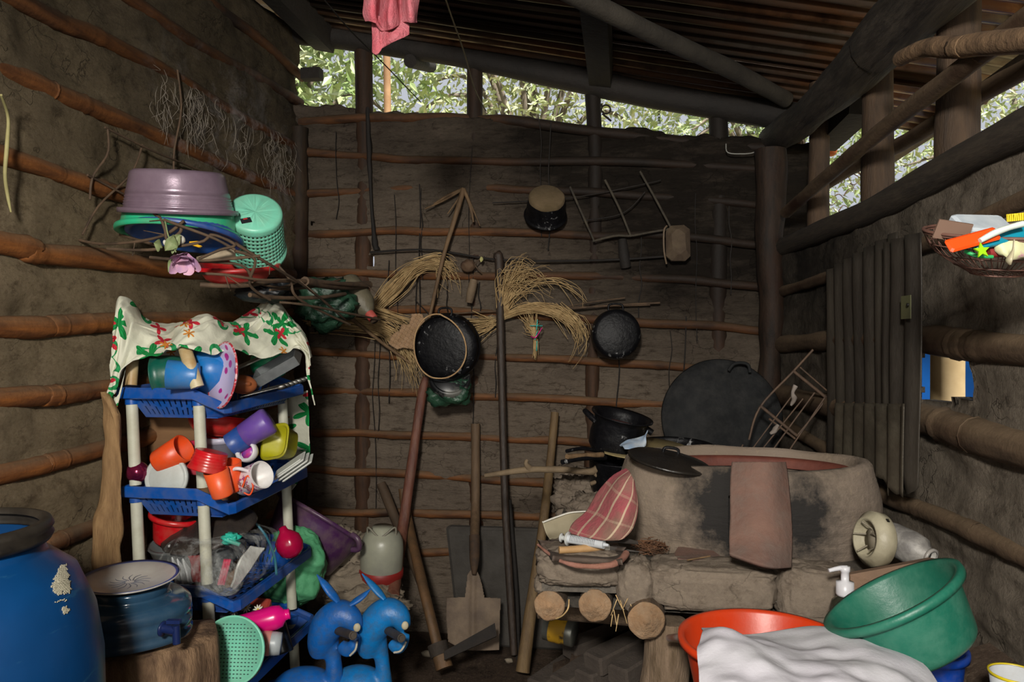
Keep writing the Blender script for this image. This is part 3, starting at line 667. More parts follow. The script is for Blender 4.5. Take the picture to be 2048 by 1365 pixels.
rose = NT('rose printed plate'); vo = rose.n('ShaderNodeTexVoronoi'); rose.l(rose.coords(), vo.inputs['Vector']); vo.inputs['Scale'].default_value = 28
rose.l(rose.mix(rose.ramp(vo.outputs['Distance'], .33, .3), lin('c3b6d6'), lin('b02a86')), rose.b.inputs['Base Color']); rose.b.inputs['Roughness'].default_value = .3
M = frame(PD(461, 752, 2.14), cdir(-.72, .12, .7)); pb = MB(); pb.lathe(plate(.092, .022), M, 48); re = MB(); re.lathe([(.0925, .021), (.0965, .024), (.0925, .028), (.088, .022)], M, 48)
thing('plate', 'lilac plate printed with pink roses and edged in red, standing on edge', 'plate', [('dish', pb, rose.mat), ('rim', re, pl('red rim', 'b8283c', 'd8b0b8', sc=90, lo=.5, hi=.55), {'label': 'red beaded rim'})])
put('bowl', 'mint green bowl tipped up at the back of the top tier', 'bowl', bowl(.062, .06), 520, 742, 2.5, cdir(.3, .5, -.8), pl('spring green plastic', '34c488', '2cb47c'))
put('gourd_spoon', 'brown gourd ladle bowl beside the rose plate', 'ladle', bowl(.045, .03, foot=.2), 497, 768, 2.22, cdir(-.75, -.1, -.6), mat('brown gourd', 'a8623a', '8a4a28', 6, .5), sx=1.0, sy=.6)
tr = MB(); M = frame(PD(560, 742, 2.42), cdir(-.45, .8, .35), cdir(1, .62, 0)); tr.box((0, 0, 0), (.15, .1, .003), M)
for (a, b, w, h) in ((0, .05, .15, .003), (0, -.05, .15, .003), (.075, 0, .003, .1), (-.075, 0, .003, .1)): tr.box((a, b, .015), (w, h, .033), M)
solo('baking_tin', 'dull grey metal tin leaning at the right of the top tier', 'tin', tr, mat('dull aluminium', '8d9191', '6d7172', 9, .45, .1, 60, metal=.6))
ws = MB(); ws.box((0, 0, 0), (.12, .05, .004), frame(PD(500, 725, 2.45), cdir(-.4, .9, .3), cdir(1, .5, 0)))
solo('chopping_board', 'edge of a white board leaning behind the mint bowl', 'board', ws, pl('white plastic board', 'c9cbc0'))
ct = MB()
for k in range(7): q = PD(480+k*9, 795-k*3, 2.2+.02*k); ct.tube([q, q+cdir(1, .25, -.3)*.11], .0022, 6); ct.blob(frame(q+cdir(1, .25, -.3)*.12, cdir(1, .25, -.3)), (.008, .003, .014), 10, 8)
solo('cutlery', 'loose dark steel spoons lying in the front of the top tier', 'cutlery', ct, mat('steel', '6a6a66', '3d3a36', 20, .35, metal=.8), kind='stuff')
# --- second tier
redc = pl('glossy red plastic', 'cf1420', 'b80f1a', rough=.28)
put('bowl', 'red bowl at the back of the second tier, tucked below the top basket', 'bowl', bowl(.085, .06), 428, 872, 2.36, cdir(.1, 1, -.15), redc)
put('bowl', 'smaller red bowl under the red bowl, half hidden by the purple tumbler', 'bowl', bowl(.068, .05), 455, 893, 2.34, cdir(.1, 1, .25), pl('dark red plastic', 'a81420', '94101a', rough=.28))
pu = MB(); M = frame(PD(462, 890, 2.26), cdir(.8, .52, -.1)); pu.lathe([(0, 0), (.035, 0), (.036, .045), (.039, .047), (.044, .125), (.04, .135), (0, .138)], M, 32); pub = MB(); pub.lathe([(.0352, -.002), (.0375, .045), (.036, .045), (0, -.003)], M, 32)
thing('tumbler', 'purple tumbler with a blue base lying across the second tier', 'cup', [('body', pu, pl('violet plastic', '6a4aa0', '5d3f92')), ('base_band', pub, pl('navy base', '274d96'), {'label': 'blue base'})])
yg = MB(); M = frame(PD(578, 893, 2.34), cdir(-.5, .35, .8)); yg.lathe([(0, 0), (.036, 0), (.042, .006), (.05, .055), (.056, .058), (.056, .062), (.047, .06), (.04, .008), (0, .005)], M@Matrix.Rotation(.78, 4, 'Z'), 48)
for i, v in enumerate(yg.v):
    q = M.inverted()@v; s = (abs(q.x)**4+abs(q.y)**4)**.25; r = math.hypot(q.x, q.y)
    if s > 1e-6: q.x *= r/s; q.y *= r/s; yg.v[i] = M@q
solo('food_container', 'olive yellow square container tilted at the right of the second tier', 'container', yg, pl('yellow green plastic', 'a8a418', '96920f'))
orange = pl('orange plastic', 'e8501c', 'd64616')
put('cup', 'orange cup lying with its mouth up behind the white lid', 'cup', cup(.042, .095), 318, 925, 2.22, cdir(1, .55, .2), orange)
put('cup', 'orange cup standing right of the red ridged bowl', 'cup', cup(.033, .085), 462, 980, 2.14, cdir(.03, 1, .25), orange)
put('cup', 'orange cup leaning at the front corner under the red ridged bowl', 'cup', cup(.033, .075), 446, 992, 2.07, cdir(-.2, 1, .2), pl('bright orange plastic', 'f0602c', 'dc5020'))
put('lid', 'round white lid standing on edge at the left of the second tier', 'lid', [(0, .012), (.052, .012), (.055, .01), (.06, .016), (.066, .012), (.066, 0), (0, 0)], 336, 956, 2.2, cdir(-.1, .12, 1), pl('white plastic', 'c3c8c4', 'b4bab6'), 48)
rr = MB(); M = frame(PD(424, 903, 2.07), cdir(.25, 1, -.1))
prr = [(0, 0), (.04, 0)]
for i in range(6): prr += [(.042+.001*i, .008*i), (.044+.001*i, .008*i+.003), (.044+.001*i, .008*i+.006)]
prr += [(.052, .05), (.052, .054), (.044, .052), (0, .006)]
solo('bowl', 'red ridged bowl turned over between the white lid and the orange cups', 'bowl', MB().lathe([(r, -z) for r, z in prr], M, 40), redc)
put('cup', 'pink and red cup tucked behind the white lid', 'cup', cup(.04, .08), 385, 940, 2.3, cdir(.4, 1, .2), pl('coral plastic', 'd0345a', 'b8263c'))
put('ice_bucket', 'small round tub with a white rim behind the red ridged bowl', 'tub', [(0, 0), (.05, 0), (.058, .05), (.062, .05), (.062, .068), (.056, .068), (.05, .01), (0, .01)], 443, 912, 2.32, cdir(0, 1, .12), pl('lavender white plastic', 'b4b2c6'), 40)
mg = NT('printed mug'); no = mg.noise(mg.coords((1, 1, 1)), 70, 3); mg.l(mg.mix(mg.ramp(no, .56, .6), lin('d5ccd0'), lin('9a4a7a')), mg.b.inputs['Base Color']); mg.b.inputs['Roughness'].default_value = .25
M = frame(PD(504, 958, 2.15), cdir(.78, .33, .45)); mb1 = MB(); mb1.lathe([(0, -.045), (.036, -.045), (.039, -.04), (.04, .045)], M, 40); mi = MB(); mi.lathe([(.04, .045), (.037, .046), (.034, -.035), (0, -.038)], M, 40)
hd = MB(); hd.tube([M@Vector((-.038, -.0, .03)), M@Vector((-.066, -.0, .018)), M@Vector((-.066, -.0, -.02)), M@Vector((-.038, -.0, -.032))], .0055, 8, n=14)
mug = thing('mug', 'white mug printed with purple flowers and curly writing, mouth facing right', 'mug', [('body', mb1, mg.mat), ('inside', mi, pl('white glaze', 'd5d2d0')), ('handle', hd, pl('white handle glaze', 'd5ccd0'))])
nn2 = cdir(-.35, -.2, .9); text('Beautiful', .022, frame(M@Vector((0, 0, -.002))+nn2*.0412, nn2, cdir(.85, -.35, .2)), mat('brown print', '8a4a3a'), mug)
M = frame(PD(498, 905, 2.27), cdir(-.1, .25, 1)); rg = MB(); rg.lathe([(.02, 0), (.03, .0), (.033, .01), (.03, .03), (.024, .03), (.02, .02)], M, 36); rin = MB(); rin.lathe([(0, .006), (.022, .006), (.022, -.02), (0, -.02)], M, 24)
thing('cup', 'white rimmed cup with a magenta inside facing the room', 'cup', [('rim', rg, pl('white cup plastic', 'd6d3d6')), ('inside', rin, pl('magenta spots', 'c01f6a', '7a3ab0', sc=60), {'label': 'magenta inside'})])
for k, (px, py) in enumerate(((580, 928), (588, 930), (596, 932))):
    M = frame(PD(px, py+4, 2.3+.015*k), cdir(-.55, .8, .3), cdir(1, .75, 0)); sl = MB(); sl.box((0, 0, 0), (.11, .07, .006), M, bev=.012); sl.box((0, 0, .004), (.09, .05, .004), M, bev=.01)
    solo('container_lid', ('nearest', 'middle', 'farthest back')[k]+' of the three white rectangular lids leaning at the right of the second tier', 'lid', sl, pl('white lid plastic', 'c8ccc6'), group='stack of white rectangular lids')
put('bauble', 'shiny pink bauble at the left end of the second tier', 'ball', [(.001, -.03)]+[(.032*math.sin(math.pi*i/14), -.032*math.cos(math.pi*i/14)) for i in range(1, 14)]+[(.001, .032)], 275, 945, 2.2, UP, mat('metallic pink', '8a2448', '5a1a38', 20, .15, metal=.6))
oc = MB(); q = [PD(485, 975, 2.1), PD(495, 952, 2.1), PD(506, 972, 2.1), PD(500, 990, 2.1), PD(488, 986, 2.1)]; oc.tube(q, .0025, 6, n=20)
solo('cookie_cutter', 'thin orange ring beside the flowered mug', 'ring', oc, orange)
# --- third tier
put('basin', 'red basin end showing at the left of the third tier', 'basin', basin(.07, .055, .09), 345, 1085, 2.3, cdir(.2, 1, .05), redc, seg=40)
bk = MB(); bk.lathe([(0, 0), (.11, 0), (.125, .02), (.135, .09), (.14, .1), (.13, .1), (.12, .03), (0, .02)], frame(PD(405, 1130, 2.3), cdir(-.2, 1, .25)), 48, 1, .7)
ld = MB(); ld.lathe([(0, .03), (.06, .028), (.11, .018), (.14, .004), (.146, 0), (.146, -.008), (.138, -.006), (0, .02)], frame(PD(418, 1060, 2.26), cdir(-.22, 1, .4)), 48, 1, .75)
thing('lidded_pot', 'big pot with a dark dusty lid wrapped inside the third tier', 'pot', [('body', bk, pl('grey pot', '5b5f60')), ('lid', ld, mat('dark lid', '2e2a28', '4a4038', 9, .3, .4, 40), {'label': 'dark dusty lid'})])
def clearm(n, col, a=.35): 
    m = NT(n); m.b.inputs['Base Color'].default_value = lin(col); m.b.inputs['Roughness'].default_value = .2
    m.l(m.math('MULTIPLY', m.ramp(m.noise(m.coords((1, 2, 1)), 18, 6, .7), .42, .8), .75), m.b.inputs['Alpha']); m.b.inputs['Specular IOR Level'].default_value = .8; m.bump(m.noise(m.coords(), 25, 7, .7), 1, .02); return m.mat
cb = MB(); cb.patch([[PD(*q) for q in r] for r in ([(335, 1095, 2.16), (370, 1082, 2.12), (440, 1075, 2.1), (500, 1060, 2.2), (520, 1048, 2.3)], [(325, 1120, 2.16), (370, 1110, 2.06), (455, 1112, 2.04), (520, 1090, 2.16), (548, 1078, 2.3)], [(335, 1160, 2.14), (380, 1160, 2.05), (455, 1170, 2.02), (500, 1140, 2.12), (545, 1110, 2.22)], [(345, 1180, 2.12), (390, 1190, 2.08), (440, 1190, 2.08), (480, 1175, 2.12), (530, 1135, 2.2)])], 60, 50, .03, 11, 2)
solo('plastic_bag', 'clear crinkled plastic bag full of cutlery and cloths on the third tier', 'bag', cb, clearm('clear film', 'c4c8c6'))
wt = MB()
for k, (a, b, c, e) in enumerate(((338, 1090, 352, 1175), (346, 1086, 364, 1172), (355, 1084, 376, 1168))): wt.patch([[PD(a, b, 2.2), PD(a+22, b-6, 2.24)], [PD(c, e, 2.18), PD(c+22, e-4, 2.22)]], 8, 14, .005, 20, k)
solo('folded_cloth', 'white folded cloth inside the clear bag at the left of the third tier', 'cloth', wt, pl('white cotton', 'b9bcbc'), (('solid', .006),))
rc = MB(); rc.patch([[PD(365, 1085, 2.2), PD(395, 1078, 2.22)], [PD(380, 1125, 2.16), PD(402, 1120, 2.18)], [PD(388, 1165, 2.17), PD(410, 1165, 2.2)]], 10, 16, .008, 18)
solo('folded_cloth', 'dark red cloth folded in the clear bag behind the middle leg', 'cloth', rc, pl('maroon cloth', '8a2428', '6f1c20', rough=.8), (('solid', .006),))
tq = MB(); tq.blob(frame(PD(462, 1078, 2.12), cdir(.2, .3, 1)), (.024, .016, .02), 20, 14, .5, 4, .4); tq.tube([PD(450, 1080, 2.1), PD(480, 1090, 2.1)], .006, 8)
solo('pacifier', 'turquoise pacifier in the clear bag', 'pacifier', tq, pl('turquoise plastic', '1fae98'))
wf2 = MB(); wf2.patch([[PD(462, 1175, 2.1), PD(470, 1178, 2.12)], [PD(475, 1130, 2.08), PD(500, 1140, 2.12)], [PD(500, 1092, 2.14), PD(530, 1098, 2.18)]], 10, 16, .004, 25)
solo('plastic_ladle', 'white flat plastic blade poking from the clear bag at the front', 'utensil', wf2, pl('white utensil plastic', 'c9cac4'), (('solid', .007),))
pk = MB()
for k in range(3): pk.tube([PD(437+k*5, 1170, 2.08), PD(450+k*5, 1120, 2.07)], .004, 6)
solo('spoon_bundle', 'pink plastic spoons standing in the clear bag', 'spoons', pk, pl('hot pink plastic', 'c83a5c'))
bl = MB(); bl.tube([PD(505, 1040, 2.3), PD(530, 1070, 2.3), PD(548, 1110, 2.25), PD(553, 1150, 2.2)], .004, 8, n=16)
solo('bag_handle_strip', 'teal strip along the edge of the clear bag', 'strip', bl, pl('teal strip', '136a80'))
on = MB(); M = frame(PD(578, 1087, 2.32), cdir(-.35, .9, .1)); on.lathe([(.001, -.045), (.02, -.043), (.035, -.03), (.041, -.008), (.038, .016), (.024, .032), (.013, .042), (.011, .055), (.001, .057)], M, 32, wob=.05); 
solo('rubber_ball_pump', 'shiny dark pink bulb sitting on the right end of the third tier', 'bulb', on, mat('crimson gloss', 'a80c3c', '8e0a34', 9, .18, .1, 30))
# --- bottom tier
put('water_bottle', 'bright pink metal bottle lying on the lowest tier', 'bottle', [(0, 0), (.03, 0), (.033, .005), (.034, .1), (.03, .118), (.016, .128), (.014, .138), (.016, .14), (.012, .143), (0, .143)], 478, 1256, 2.13, cdir(1, .22, -.2), mat('hot pink enamel', 'e0127c', 'd00f74', 5, .25), 36)
tm = MB(); M = frame(PD(470, 1285, 2.1), cdir(1, -.1, -.15)); tm.lathe([(0, 0), (.031, 0), (.032, .11), (.03, .125), (0, .127)], M, 36); tb = MB(); tb.lathe([(.0325, .075), (.0335, .08), (.0335, .094), (.0325, .098)], M, 36)
thing('thermos', 'pale grey flask with a dusty pink band lying in front of the pink bottle', 'flask', [('body', tm, pl('pale grey plastic', 'a8b0b4', '9aa4a8')), ('band', tb, pl('dusty pink band', 'c98a80'), {'label': 'dusty pink band'})])
bc = MB(); M = frame(PD(556, 1262, 2.3), cdir(-.4, 1, -.3)); bc.lathe([(0, -.07), (.027, -.07), (.029, -.065), (.029, .05), (.02, .065), (0, .066)], M, 32)
cn = thing('deodorant_can', 'black can with white blue and red lettering beside the pink bottle', 'can', [('body', bc, mat('black can', '15181c', rough=.3))])
for k, (tx, sz, c) in enumerate((('POWER', .013, 'd5dadc'), ('BEATS', .012, 'c04048'), ('GOLD', .010, '3a9ab8'))):
    n = cdir(-.15, .2, 1); text(tx, sz, frame(M@Vector((0, 0, .02-.018*k))+n*.03, n, cdir(1, .35, 0)), mat('print '+tx, c), cn)
dr = MB(); dr.lathe([(0, 0), (.088, 0), (.09, .003), (.09, .01), (.086, .012), (.084, .006), (0, .006)], frame(PD(466, 1302, 2.0), cdir(-.1, .25, 1)), 48)
for j in range(-8, 9):
    for i in range(-8, 9):
        if i*i+j*j < 62: dr.m = 1; M = frame(PD(466, 1302, 2.0), cdir(-.1, .25, 1)); dr.prism([(i*.0098-.0025, j*.0095-.0012), (i*.0098+.0025, j*.0095-.0012), (i*.0098+.0025, j*.0095+.0012), (i*.0098-.0025, j*.0095+.0012)], M@Matrix.Translation((0, 0, .0062)), .0004)
dr.m = 0
solo('colander', 'mint colander with rows of small slots leaning out of the lowest tier', 'colander', dr, [sm, mat('slot shade', '1d3a34')])
put('plate', 'grey plate standing behind the mint colander', 'plate', plate(.07), 492, 1308, 2.08, cdir(-.3, .25, 1), pl('grey glaze', '6f675e'))
rb = MB(); rb.box((0, 0, 0), (.12, .07, .05), frame(PD(500, 1222, 2.33), cdir(.1, .9, .4), cdir(1, .1, 0)), noise=.004, bev=.006)
fl2 = MB()
for (a, b) in ((492, 1216), (468, 1222), (516, 1220)):
    M = frame(PD(a, b, 2.25), cdir(0, .5, 1)); fl2.m = 0
    for k in range(10): fl2.blob(M@Matrix.Rotation(k*.628, 4, 'Z')@Matrix.Translation((.009, 0, 0)), (.007, .0025, .002), 8, 6)
    fl2.m = 1; fl2.blob(M, (.004, .004, .003), 8, 6)
thing('soap_packet', 'red packet printed with white daisies at the back of the lowest tier', 'packet', [('packet_body', rb, pl('coral red film', 'b8483c', '98342c')), ('daisy_print', fl2, [mat('daisy white', 'd8d4c4'), mat('daisy yellow', 'd8b02a')], {'label': 'white daisies with yellow centres'})])
bj = MB(); bj.lathe([(0, 0), (.05, 0), (.055, .02), (.055, .06), (.04, .08), (0, .08)], frame(PD(447, 1245, 2.32), cdir(-.2, 1, .3)), 32)
solo('cooking_pot', 'small dark blue pot at the left of the lowest tier', 'pot', bj, pl('slate blue enamel', '24445c', '35424a'))
gp = MB(); gp.lathe([(0, 0), (.05, 0), (.065, .03), (.068, .05), (.06, .05), (0, .01)], frame(PD(470, 1262, 2.26), cdir(-.1, 1, .3)), 36)
solo('bowl', 'dark grey bowl behind the pink bottle', 'bowl', gp, pl('charcoal plastic', '3c3b3b'))
rs = MB(); rs.tube([PD(538, 1225, 2.3), PD(548, 1245, 2.28), PD(556, 1232, 2.3), PD(560, 1250, 2.28), PD(540, 1262, 2.26), PD(548, 1272, 2.25)], .003, 6, n=30)
solo('red_cord', 'red cord loop around the neck of the pink bottle', 'cord', rs, pl('rust red cord', 'a84030'))
# --- boards behind the rack
kb = MB(); kb.box((0, 0, 0), (.012, .5, .62), frame(PX(330, 1005, -1.448), (0, 0, 1), (.0, 1, 0)), noise=.006)
solo('plywood_panel', 'plain brown board standing behind the rack against the left wall', 'board', kb, mat('brown board', '7d5c3c', '6a4c30', 3, .7, .2, 30, st=(1, 1, 4)))
sp2 = MB(); sp2.patch([[PX(212, 785, -1.44), PX(222, 800, -1.42), PX(232, 830, -1.40)], [PX(214, 900, -1.44), PX(222, 900, -1.42), PX(240, 900, -1.40)], [PX(205, 1000, -1.44), PX(215, 1000, -1.42), PX(240, 1000, -1.40)], [PX(190, 1080, -1.44), PX(205, 1090, -1.42), PX(240, 1100, -1.40)], [PX(196, 1150, -1.44), PX(210, 1200, -1.42), PX(240, 1200, -1.40)]], 12, 40, .012, 14)
solo('split_log', 'split pale timber slab standing between the left wall and the rack', 'timber', sp2, mat('split timber', '9a7a52', '7c5e3c', 9, .75, .5, 40, st=(6, 6, 1)), (('solid', .02),))
# ================= drum, stump, jug =================
bx = Vector((-1.145, 1.13, 0)); dm = MB()
pr = [(r if r > .17 or r == 0 else r-.015, z*1.045) for r, z in [(0, 0), (.225, 0), (.235, .02), (.238, .3), (.243, .32), (.238, .34), (.24, .6), (.246, .62), (.24, .64), (.238, .72), (.225, .80), (.195, .87), (.165, .905), (.16, .91), (.16, .93), (.15, .93), (.15, .88), (0, .86)]]
dm.lathe(pr, Matrix.Translation(bx), 64)
dmm = NT('blue drum plastic'); v = dmm.coords(); col = dmm.mix(dmm.ramp(dmm.noise(v, 4, 4), .3, .7), lin('063c6e'), lin('042f58')); col = dmm.mix(dmm.math('MULTIPLY', dmm.ramp(dmm.noise(dmm.coords((1, 1, 6)), 7, 6, .7), .6, .72), .25), col, lin('4a8a96'))
dmm.l(col, dmm.b.inputs['Base Color']); dmm.b.inputs['Roughness'].default_value = .35; dmm.bump(dmm.noise(v, 15, 4), .1, .01)
rimb = MB(); rimb.lathe([(r-.015, z*1.045) for r, z in [(.15, .922), (.168, .925), (.173, .934), (.168, .941), (.173, .948), (.168, .958), (.155, .96), (.15, .95)]], Matrix.Translation(bx), 64)
pt = MB()
def ondrum(px, py, k=1.004):
    r = ray(px, py); o2 = O-bx; z = None; lo, hi = .3, 2.0; best = None
    for i in range(1200):
        t = lo+(hi-lo)*i/1200; p = O+r*t; rad = 0
        for (ra, za), (rb2, zb) in zip(pr[2:12], pr[3:13]):
            if za <= p.z <= zb: rad = ra+(rb2-ra)*(p.z-za)/(zb-za)+.0015; break
        if math.hypot(p.x-bx.x, p.y-bx.y) < rad: best = p; break
    return best
for poly in ([(103, 1175), (112, 1150), (122, 1128), (132, 1130), (137, 1150), (141, 1175), (140, 1190), (126, 1184), (118, 1192), (110, 1188)], [(122, 1218), (132, 1214), (140, 1222), (135, 1230), (128, 1230)], [(108, 1205), (132, 1198), (124, 1206)]):
    def inside(x, y):
        c = False
        for (x1, y1), (x2, y2) in zip(poly, poly[1:]+poly[:1]):
            if (y1 > y) != (y2 > y) and x < (x2-x1)*(y-y1)/(y2-y1)+x1: c = not c
        return c
    for gx in range(98, 148, 2):
        for gy in range(1120, 1234, 2):
            if inside(gx+1+fn((gx, gy, 0), .2, 5), gy+1+fn((gx, gy, 9), .2, 5)):
                ps = [ondrum(*q) for q in ((gx, gy), (gx, gy+2), (gx+2, gy+2), (gx+2, gy))]
                if all(ps): pt.add(ps, [(0, 1, 2, 3)])
thing('plastic_drum', 'tall blue plastic drum with a black ring at the far left', 'drum', [('body', dm, dmm.mat), ('locking_ring', rimb, mat('black rubber ring', '15120f', '3a342c', 9, .5), {'label': 'black ring around the mouth'}), ('torn_label', pt, mat('torn paper label', 'b9b39c', '8f8a78', 30, .8), {'mods': (('solid', .001),), 'label': 'torn white label scraps'})])
stp = PD(290, 1290, 1.83); stp.z = 0
sb = MB(); hs = .53; prs = [(0, 0), (.155, 0), (.16, .2), (.158, .4), (.162, .55), (.155, .6), (.1, .607), (0, .61)]
sb.lathe(prs, Matrix.Translation(stp+Vector((-.01, 0, 0))), 80, 1.12, 1, wob=.1)
for i, v in enumerate(sb.v): a = v-stp; v.x += fn(v, 14, .012); v.y += fn(v, 14, .012, 3); v.z += fn(v, 9, .02, 5) if v.z > .3 else 0
solo('tree_stump', 'rough bark stump carrying the water jug, right of the blue drum', 'stump', sb, mat('stump wood', '8a6e52', '4c3726', 12, .85, .9, 35, st=(2, 2, .6)))
jp = PD(262, 1290, 1.78); jp.z = .618
J = frame(jp, (0, 0, 1)); jg = MB(); pj = [(r, z*.66) for r, z in [(0, 0), (.12, .002), (.136, .012), (.137, .03), (.131, .04), (.136, .05), (.136, .075), (.13, .085), (.136, .095), (.134, .125), (.118, .142), (.09, .15), (.082, .155), (.084, .16), (.086, .178), (.084, .184), (0, .184)]]
jg.lathe(pj, J, 8*9)
for i, v in enumerate(jg.v):
    q = J.inverted()@v; a = math.atan2(q.y, q.x); r = math.hypot(q.x, q.y)
    if q.z < .099 and r > .05: k = 1+.035*math.cos(4*a+.6); v2 = J@Vector((q.x*k, q.y*k, q.z)); jg.v[i] = v2
tap = MB(); t0 = PD(328, 1258, 1.68); tap.tube([t0, t0+cdir(1, -.1, .2)*.03], .01, 12); tap.tube([t0+cdir(1, -.1, .2)*.03+Vector((0, 0, .012)), t0+cdir(1, -.1, .2)*.032-Vector((0, 0, .028))], .0085, 12); tap.box((0, 0, 0), (.03, .012, .008), frame(t0+cdir(1, -.1, .2)*.025+Vector((0, 0, .02)), UP, cdir(1, .3, 0)))
tap.lathe([(0, 0), (.017, 0), (.017, .004), (0, .004)], frame(t0+cdir(-.2, 0, 0)*.004, cdir(1, -.1, .2)), 20)
thing('water_jug', 'short smoky blue water jug with a tap standing on the stump', 'jug', [('body', jg, mat('smoky blue jug', '2a4a62', '223d55', 5, .18, .05, 20, dust=.3, dustc='4c5c66', coat=.3)), ('tap', tap, mat('navy tap', '1c2c5c', '16224a', 9, .3), {'label': 'dark blue tap'})])
pp = jp+Vector((0, 0, .123)); PM = frame(pp+Vector((-.003, 0, 0)), cdir(.02, 1, .06)); p1 = MB(); p1.lathe([(0, 0), (.06, 0), (.066, .004), (.108, .018), (.111, .021), (.108, .022), (.066, .008), (0, .006)], PM, 64)
p2 = MB(); p2.lathe([(.09, .0158), (.106, .0213), (.108, .0226), (.1, .0205)], PM, 64); p3 = MB()
for r in (.05, .054): p3.lathe([(r, .0066), (r+.0012, .0068), (r+.0022, .0066)], PM, 48)
for k in range(14): p3.tube([PM@Vector((.01*math.cos(k*.45), .01*math.sin(k*.45), .0066)), PM@Vector((.03*math.cos(k*.45+.3), .03*math.sin(k*.45+.3), .007)), PM@Vector((.045*math.cos(k*.45+.1), .045*math.sin(k*.45+.1), .0068))], .0012, 4, n=6)
thing('plate', 'white plate with a blue edge resting on top of the water jug', 'plate', [('dish', p1, mat('white glazed dish', 'b9b5ae', 'a5a09a', 8, .25)), ('edge_band', p2, mat('blue glaze', '2c3a78', '3b4a88', 20, .3), {'label': 'blue edge'}), ('centre_print', p3, mat('grey blue print', '5a5c66'), {'label': 'grey flower print in the centre'})])
# ================= things hanging on the back wall =================
W0 = D-.045
def disc_pan(name, label, cat, px, py, R, d, axis, m, handle=True, depth=.05, extra=(), rx=1):
    M = frame(PD(px, py, d), axis); b = MB()
    b.lathe([(0, 0), (R*.8, 0), (R*.93, -.006), (R, -.02), (R*1.02, -depth), (R*1.03, -depth-.004), (R*.99, -depth-.003), (R*.96, -.02), (R*.78, -.006), (0, -.006)], M, 48, rx)
    ps = [('body', b, m)]
    if handle:
        for sgn in (1,):
            h = MB(); h.tube([M@Vector((x*.03, sgn*(R*1.0+y*.024), -depth*.9)) for x, y in ((-1, -.1), (-.95, .7), (-.5, 1), (.5, 1), (.95, .7), (1, -.1))], .0045, 8, n=22); ps.append(('handle', h, m))
    return thing(name, label, cat, ps+list(extra))
M = frame(PD(888, 695, 3.02), cdir(-.16, -.02, 1)); lid = MB()
lid.lathe([(0, .0), (.05, -.001), (.1, -.004), (.128, -.012), (.137, -.03), (.12, -.035), (0, -.035)], M, 56)
pb = MB(); pb.lathe([(.128, -.03), (.138, -.035), (.14, -.06), (.126, -.11), (0, -.12)], M, 56)
hk = MB(); hk.tube([M@Vector((x, y, -.02)) for x, y in ((-.025, .125), (-.027, .148), (-.015, .158), (.015, .158), (.027, .148), (.025, .125))], .0045, 8, n=22)
thing('cooking_pot', 'big soot black round pot hanging under the pale cord ring', 'pot', [('base', lid, soot_m), ('rim', pb, soot_m), ('handle', hk, soot_m)])
cd = MB(); pts = []
for k in range(25):
    a = 2*math.pi*k/24; x = 880+52*math.cos(a)+7*math.sin(a)*(1 if math.cos(a) > 0 else .2); y = 693+64*math.sin(a)-6*math.cos(a)*math.sin(a)
    pts.append(PD(x, y, 2.965))
cd.tube(pts, .0031, 8, n=90)
solo('cord_ring', 'pale cord loop hanging around the front of the big black pot', 'cord', cd, mat('pale cord', 'b3946c', '9a7a54', 60, .8))
M = frame(PD(900, 755, 3.08), cdir(.12, .55, .8)); s1 = MB(); s1.lathe([(0, 0), (.07, 0), (.075, -.006), (.083, -.05), (.088, -.05), (.086, 0), (.08, .006), (.072, .004), (.068, -.004)], M, 40)
solo('saucepan', 'dark pan with a pale worn inside behind the lower edge of the big black pot', 'pan', s1, mat('dusty worn pan', '17181a', '6a6a64', 9, .4, lo=.5, hi=.6))
gb2 = MB(); gb2.blob(frame(PD(903, 785, 3.1), cdir(0, .1, 1)), (.092, .055, .05), 36, 24, .35, 3, .18, .8)
grn = mat('crinkled dark green film', '1f3a2c', '33543f', 16, .28, .9, 22, lo=.4, hi=.7)
solo('plastic_bag', 'dark green plastic bag holding a pan below the big black pot', 'bag', gb2, grn)
disc_pan('frying_pan', 'round soot black pan with small top handle, right of the straw whisk', 'pan', 1234, 668, .102, 3.05, cdir(-.03, .05, 1), soot_m, rx=.98)
hg = MB(); hg.tube([PY(895, 590, W0), PY(893, 610, W0), PY(897, 632, 3.1)], .002, 5, n=8); hg.tube([PY(893, 480, W0), PY(894, 590, W0)], .0022, 5); hg.sm = hg.sm
solo('wall_string', 'thin dark cord holding the big black pot on the wall', 'cord', hg, wood_dark)
# upside down pot
M = frame(PY(1094, 392, W0-.09), cdir(.03, .62, .78)); a1 = MB(); a1.lathe([(0, 0), (.07, 0), (.076, -.005), (.078, -.02)], M, 40, wob=.04); a2 = MB(); a2.lathe([(.078, -.02), (.083, -.06), (.085, -.1), (.088, -.105), (.094, -.108), (.094, -.112), (.085, -.11)], M, 40)
a3 = MB(); a3.tube([M@Vector((.09*math.cos(a), .09*math.sin(a), -.118-.012*math.sin(a))) for a in [math.pi+math.pi*i/10 for i in range(11)]], .003, 6)
a4 = MB(); a4.box((0, 0, 0), (.02, .03, .02), frame(PY(1070, 450, W0-.03), (0, 1, 0)))
thing('cooking_pot', 'black pot with a dust covered base hanging upside down high on the wall', 'pot', [('base', a1, mat('thick brown dust', '6b5a42', '55472f', 12, .95, .4, 50), {'label': 'dust covered base'}), ('body', a2, soot_m), ('bail_handle', a3, soot_m)])
